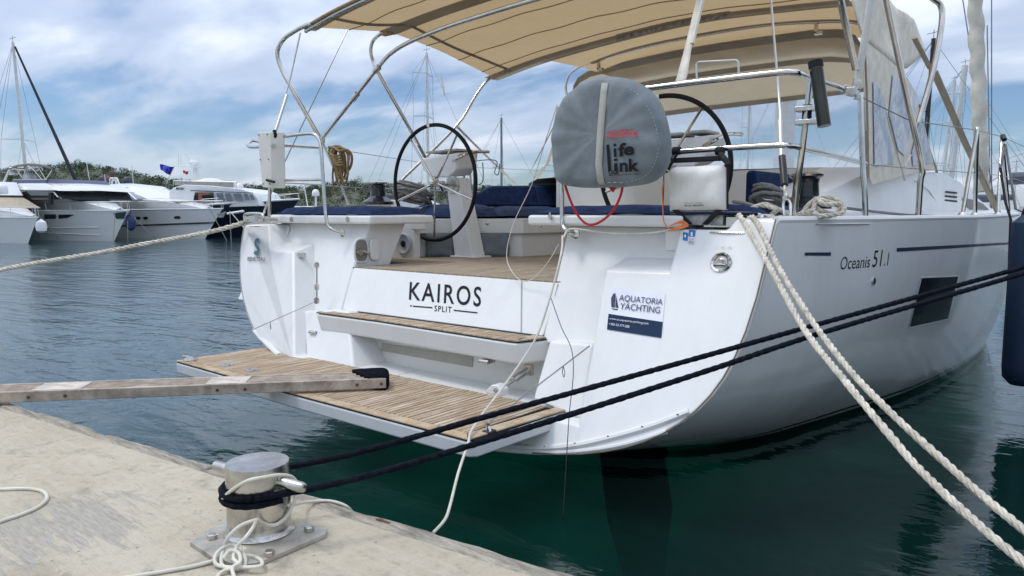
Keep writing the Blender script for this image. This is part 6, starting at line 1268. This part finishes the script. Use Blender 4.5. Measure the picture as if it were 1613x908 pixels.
side(b4, 'cove_line', [(300, 301, 1.5), (399, 305, 1.5), (399, 303.8, 1.5), (300, 299.8, 1.5)], INKN, .04); side(b4, 'open_door', [(312, 318, 1.5), (318, 318, 1.5), (318, 308, 1.5), (330, 307, 1.5), (330, 303.8, 1.5), (312, 303.8, 1.5)], mat('varnished_wood', (.22, .08, .03), .4), .06)
def b4p(px, py): return BP(b4, px, py, -1.56)
def local_letters(name, s, quad, proj, m, par):
    global lift
    old = lift; lift = lambda p, e=.003: p
    o = letters(name, s, quad, proj, m, par, bold=.02, shear=.3); lift = old; return o
WL[b4.name] = Vector()
local_letters('boat_name', 'Maribel', [(277, 299.5), (290, 299.5), (290, 295), (277, 295)], b4p, INK, b4)
wires(b4, 'flybridge_rail', [[(273, 285), (372, 287)]]+[[(x, 285+(x-273)*.02), (x, 293+(x-273)*.05)] for x in (273, 290, 308, 325, 345, 372)], -1.42, .02); side(b4, 'weather_cloth', [(275, 292, 1.38), (368, 296, 1.38), (368, 288, 1.38), (275, 286, 1.38)], mat('mesh_cloth', (.40, .38, .34), .8), .0)
q = BP(b4, 331, 291, 0); mb = MB(); mb.lathe([(.85, -.15), (.8, .18), (.45, .34), (.05, .38)], q, 16); mb.build('covered_tender', mat('tender_white', (.66, .66, .62), .7), b4); q = BP(b4, 377, 292, -.4); dome(b4, q.x, q.y, q.z-.3, .23)
mb = MB(); f = [BP(b4, *p, -.12) for p in ((303, 291), (314, 291), (309, 262), (303, 262))]; mb.prism(f, (0, .24, 0)); mb.tube([BP(b4, 304, 263, 0), BP(b4, 298, 250, 0), BP(b4, 292, 241, 0)], .05, 6); mb.lathe([(.2, -.1), (.28, .05), (.2, .2)], BP(b4, 306, 258, 0), 12); mb.lathe([(.26, 0), (.26, .25)], BP(b4, 309, 265, -.3), 12); mb.tube([BP(b4, 280, 262, 0), BP(b4, 301, 262, 0)], .035, 5); mb.build('radar_mast', WB_, b4, bevel=.02)
wires(b4, 'aerial', [[(285, 246), (285, 262)], [(281, 243), (281, 262)]], 0, .012); wires(b4, 'boarding_plank', [[(358, 337), (384, 333)]], -2.1, .07, WB_)
def mooring(pts, label, grp='mooring lines of the boats opposite'):
    mb = MB(); mb.tube(pts, .018, 5); tag(mb.build('boat_mooring_line', CORDW), label, 'mooring line', grp)
# flags
def flag(quad, dep, m, label, stars=False, staff=None):      # quad: top-left, top-right, bottom-right, bottom-left
    qd_ = [Vector(p) for p in quad]; a = D(*quad[0], dep); root = empty('flag', (a.x, a.y, a.z-.5), 0, label, 'flag'); mb = MB(); rows = []
    def at_(u, v, off=0):
        q = qd_[0].lerp(qd_[1], u).lerp(qd_[3].lerp(qd_[2], u), v); p = D(q.x, q.y-.6*math.sin(u*7), dep+.14*math.sin(u*7+v*2)-off); return p
    mb.grid([[at_(i/12, j/6) for i in range(13)] for j in range(7)]); f = mb.build('cloth', m, root)
    if stars:
        mb = MB()
        for k in range(12):
            an = 2*math.pi*k/12; cu, cv = .5+.23*math.cos(an), .5+.34*math.sin(an)
            mb.add([at_(cu+rr2*.7*math.cos(b), cv+rr2*1.3*math.sin(b), .06) for rr2, b in [((.040 if i % 2 == 0 else .018), math.pi/2+2*math.pi*i/10) for i in range(10)]], [tuple(range(10))])
        mb.build('stars', mat('flag_yellow', (.80, .62, .05), .7), f, smooth=False)
    if staff: mb = MB(); mb.tube([D(*staff[0], dep), D(*staff[1], dep)], .02, 5); mb.build('staff', WB_, root)
flag([(251.5, 259), (275, 263.5), (268, 276.5), (253, 268)], 40, mat('flag_blue', (.010, .03, .40), .8), 'blue flag with a ring of yellow stars flying over the trawler yacht', True, ((275, 262), (262, 290)))
flag([(288, 269), (297, 270), (296, 275), (289, 274)], 41, mat('flag_red', (.40, .03, .04), .8), 'small dark red flag beside the radar mast of the trawler yacht', False, ((299, 268), (301, 275)))
flag([(166, 276), (172, 277), (173, 282), (167, 281)], 41, mat('flag_pink', (.45, .10, .10), .8), 'tiny red and white flag behind the sport yacht roof', False, ((165, 275), (166, 288)))
for a, b, lab in (((18, 341), (33, 381), 'thin line from the bow of the boat cut by the left edge'), ((64, 343), (96, 379), 'thin line slanting down between the two left-hand yachts'), ((181, 334), (178, 381), 'thin line hanging straight from the flybridge yacht bow'), ((212, 344), (245, 376), 'thin line slanting from the sport yacht hull past its stripe'), ((330, 328), (357, 379), 'thin line slanting from the sport yacht bow to the water'), ((364, 335), (385, 360), 'thin line slanting across the black hull'), ((201, 350), (201, 380), 'short line hanging by the blue fender'), ((362, 333), (364, 380), 'thin line hanging down in front of the black hull'), ((64, 346), (63, 378), 'short line hanging by the white fender')):
    mooring([D(*a, 35), D(*b, 1.42*1165/(b[1]-335) if b[1] > 375 else 34.5)], lab)
mb = MB(); c = D(206, 350, 36); mb.lathe([(.05, -.42), (.2, -.3), (.24, 0), (.2, .25), (.05, .4)], c, 14); mb.tube([c+Vector((0, 0, .4)), c+Vector((0, 0, .9))], .02, 4); tag(mb.build('boat_fender', mat('fender_navy', (.01, .02, .10), .4)), 'dark blue fender hanging between the flybridge yacht and the sport yacht', 'fender')
mb = MB(); c = D(65, 357, 33.5); mb.lathe([(.05, -.3), (.2, -.2), (.24, 0), (.2, .2), (.05, .32)], c, 14); tag(mb.build('boat_fender', WB_), 'round white fender hanging between the two left-hand yachts', 'fender')
# small boats seen over the port cockpit seat
def small(name, px, dep, yaw, L, lab, cabin, m=WB_, top=1.9):
    b = boat(name, px, dep, yaw, lab, 'motorboat'); rws = bhull(b, L, L*.34, .95, .8, .6, m); shell(b, 'cabin', [(-L*.3, .95, .6), (-L*.42, top-.3, .8), (-L*.5, top, .9), (-L*.85, top, .9), (-L*.85, .9, .9)], cabin); rail(b, rws, .3, 8); return b
s1 = small('motorboat', 560, 44, 20, 6, 'small white motorboat with a radar dome beyond the port seat', WB_, top=1.75); dome(s1, -2.6, -.2, 2.4, .22); mb = MB(); mb.tube([Vector((-2.6, -.2, 1.7)), Vector((-2.6, -.2, 2.42))], .06, 6); mb.tube([Vector((-3.6, .4, 1.7)), Vector((-3.9, .4, 3.4))], .03, 5); mb.build('dome_post', WB_, s1)
s2 = small('motorboat', 668, 46, 15, 4, 'motorboat under a tan cover behind the port winch', TANC, m=TANC, top=2.0)
s3 = small('motorboat', 760, 60, 10, 9, 'white cabin boat behind the steering pedestal', WB_, top=2.4)
s4 = small('motorboat', 485, 46, 25, 6, 'low white boat bow just left of the blue port cushion', WB_, top=1.6)
# sailing boats: mast, spreaders, stays, hull
def sloop(px, dep, top_py, lab, yaw=30, hullm=WB_, mastm=None, lean=0, furl=None, spread=(), stays=True, r=.09, L=11, boomm=None):
    b = boat('sailboat', px, dep, yaw, lab, 'sailing boat'); bx = -L*.42; off = bx*math.cos(R(yaw))
    # shift so that the mast stands in the asked column
    rt = Vector((math.cos(b.rotation_euler.z), math.sin(b.rotation_euler.z), 0)); b.location = b.location-rt*bx
    rws = bhull(b, L, L*.3, 1.2, 1.0, 1.0, hullm); H_ = D(px, top_py, dep).z; mm = mastm or mat('far_mast', (.60, .61, .60), .4, .2)
    shell(b, 'coachroof', [(-L*.25, 1.15, .5), (-L*.35, 1.5, .9), (-L*.7, 1.6, 1.1), (-L*.72, 1.05, 1.1)], WB_)
    mb = MB(); mb.tube([Vector((bx, 0, 1.2)), Vector((bx+lean, 0, H_))], [r, r*.8], 10); ms = mb.build('mast', mm, b)
    mb = MB(); mb.tube([Vector((bx, 0, 2.3)), Vector((bx-L*.38, 0, 2.35))], .08, 8); mb.tube([Vector((bx-.1, 0, 2.5)), Vector((bx-L*.37, 0, 2.5))], .14, 8); mb.build('boom', boomm or mat('sail_cover', (.10, .11, .14), .8), b)
    mb = MB()
    for f in spread: mb.tube([Vector((bx+lean*f-.3, -1.0, 1.2+(H_-1.2)*f-.08)), Vector((bx+lean*f, 0, 1.2+(H_-1.2)*f)), Vector((bx+lean*f-.3, 1.0, 1.2+(H_-1.2)*f-.08))], .03, 5)
    if spread: mb.build('spreaders', mm, b)
    if stays:
        mb = MB(); tp = Vector((bx+lean, 0, H_-.05))
        for q in ((.9, 0, 1.3), (-L+.1, -.6, 1.1), (-L+.1, .6, 1.1)): mb.tube([tp, Vector(q)], .010, 4)
        for s in (-1, 1):
            mb.tube([tp]+[Vector((bx+lean*f-.3, s*1.0, 1.2+(H_-1.2)*f-.08)) for f in sorted(spread, reverse=True)]+[Vector((bx-.3, s*1.5, 1.1))], .010, 4)
            for f in spread: mb.tube([Vector((bx+lean*f, 0, 1.2+(H_-1.2)*f)), Vector((bx+.4, s*1.5, 1.1))], .008, 4)
        mb.build('rigging', mat('far_wire', (.22, .23, .25), .5, .5), b)
    if furl: mb = MB(); mb.tube([Vector((bx+lean+.15, 0, H_-.25)), Vector((.75, 0, 1.5))], [.05, .11], 8); mb.build('furled_headsail', furl, b)
    mb = MB(); mb.tube([Vector((bx+lean, 0, H_)), Vector((bx+lean, 0, H_+.35))], .012, 4); mb.tube([Vector((bx+lean-.25, 0, H_+.2)), Vector((bx+lean+.25, 0, H_+.25))], .012, 4); mb.build('masthead_vane', BLACK, b); return b
sloop(47, 42, 66, 'sailing boat behind the flybridge yacht, tall bare mast and dark furled headsail', 20, furl=mat('dark_sail', (.02, .02, .03), .8), spread=(.45,), lean=-.45, L=9, r=.09)
sloop(675, 46, 84, 'sailing boat whose tall mast stands behind the port steering wheel', 30, spread=(.62, .88), L=10, r=.10)
sloop(790, 62, 186, 'sailing boat with a short mast seen right of the port steering wheel', 25, spread=(.5,), r=.11, L=9, mastm=mat('grey_mast', (.18, .20, .22), .5))
sloop(1449, 30, 62, 'sailing boat with a black carbon mast behind the sprayhood', 50, mastm=mat('black_mast', (.01, .01, .012), .3), spread=(.6,), lean=.15, L=9, r=.10)
sloop(1490, 44, 106, 'large sailing boat with white mast and heavy rigging seen beyond the starboard deck', 60, spread=(.35, .6, .82), lean=.6, L=12, r=.20)
sloop(1478, 52, 130, 'sailing boat with a slimmer white mast just left of the heavy rigged one', 60, spread=(.4, .7), lean=.6, L=11, r=.13)
sloop(1596, 50, 260, 'small sailing boat at the right edge with a short white mast', 40, spread=(.5,), L=8, r=.08)
sloop(1572, 60, 275, 'distant sailing boat with a low mast left of the right-edge one', 40, spread=(.5,), L=8, r=.08)
for px_, dp_, tp_, lab_ in ((1175, 60, 60, 'sailing boat whose mast shows through the clear sprayhood window'), (1235, 70, 90, 'farther sailing boat seen through the clear sprayhood window')): sloop(px_, dp_, tp_, lab_, 30, spread=(.5, .75), L=11, r=.12)
# neighbouring yacht with the rolled sail
nb = sloop(1800, 20, -420, 'neighbouring yacht with a cream sail furled on its forestay', 60, spread=(), L=9, r=.09, stays=False, hullm=WB_)
mb = MB(); A_ = D(1534, -60, 17.0); B_ = D(1547, 302, 17.0); A0, B0 = A_, B_
pts = [A_.lerp(B_, i/40) for i in range(41)]; mb.tube([p+Vector((.02*math.sin(i*1.3), .02*math.sin(i*.7), 0)) for i, p in enumerate(pts)], [.150*(1+.035*math.sin(i*1.5)+.03*math.sin(i*.6)) for i in range(41)], 12)
tag(mb.build('furled_sail', mat('cream_sail', (.56, .53, .45), .8, var=.15, nscale=2, bump=.6, bscale=6)), 'cream sail rolled tightly round a forestay beyond the starboard deck', 'sail')
mb = MB()
for a, b in (((1562, -10), (1562, 330)), ((1515, -10), (1568, 330)), ((1555, 40), (1560, 330))): mb.tube([D(*a, 19), D(*b, 19)], .014, 5)
mb.build('shrouds', MATS['far_wire'], None).name = 'sail_shrouds'
tag(bpy.data.objects['sail_shrouds'], 'thin wires running up beside the cream furled sail', 'rigging')
# small stern equipment of a neighbour at the far right: a grey box on deck posts
for o in list(bpy.data.objects):
    if o.name == 'tmp': bpy.data.objects.remove(o)
bpy.context.view_layer.update()

# dark hull added out of frame to starboard to shade the yacht's side
nx = empty('shading_yacht', (3.3, 4.6, 0), R(90), 'unseen dark blue hulled yacht added beyond the right edge to shade the moored yacht', 'sailing yacht', local=True)
nx.location = (3.3, 19.3, 0)
bhull(nx, 15, 4.4, 2.1, 1.9, .9, mat('dark_blue_hull', (.010, .028, .050), .2, coat=.4))
shell(nx, 'coachroof', [(-4, 1.95, .6), (-5.5, 2.2, 1.2), (-10, 2.35, 1.3), (-10.5, 1.7, 1.3)], WB_)
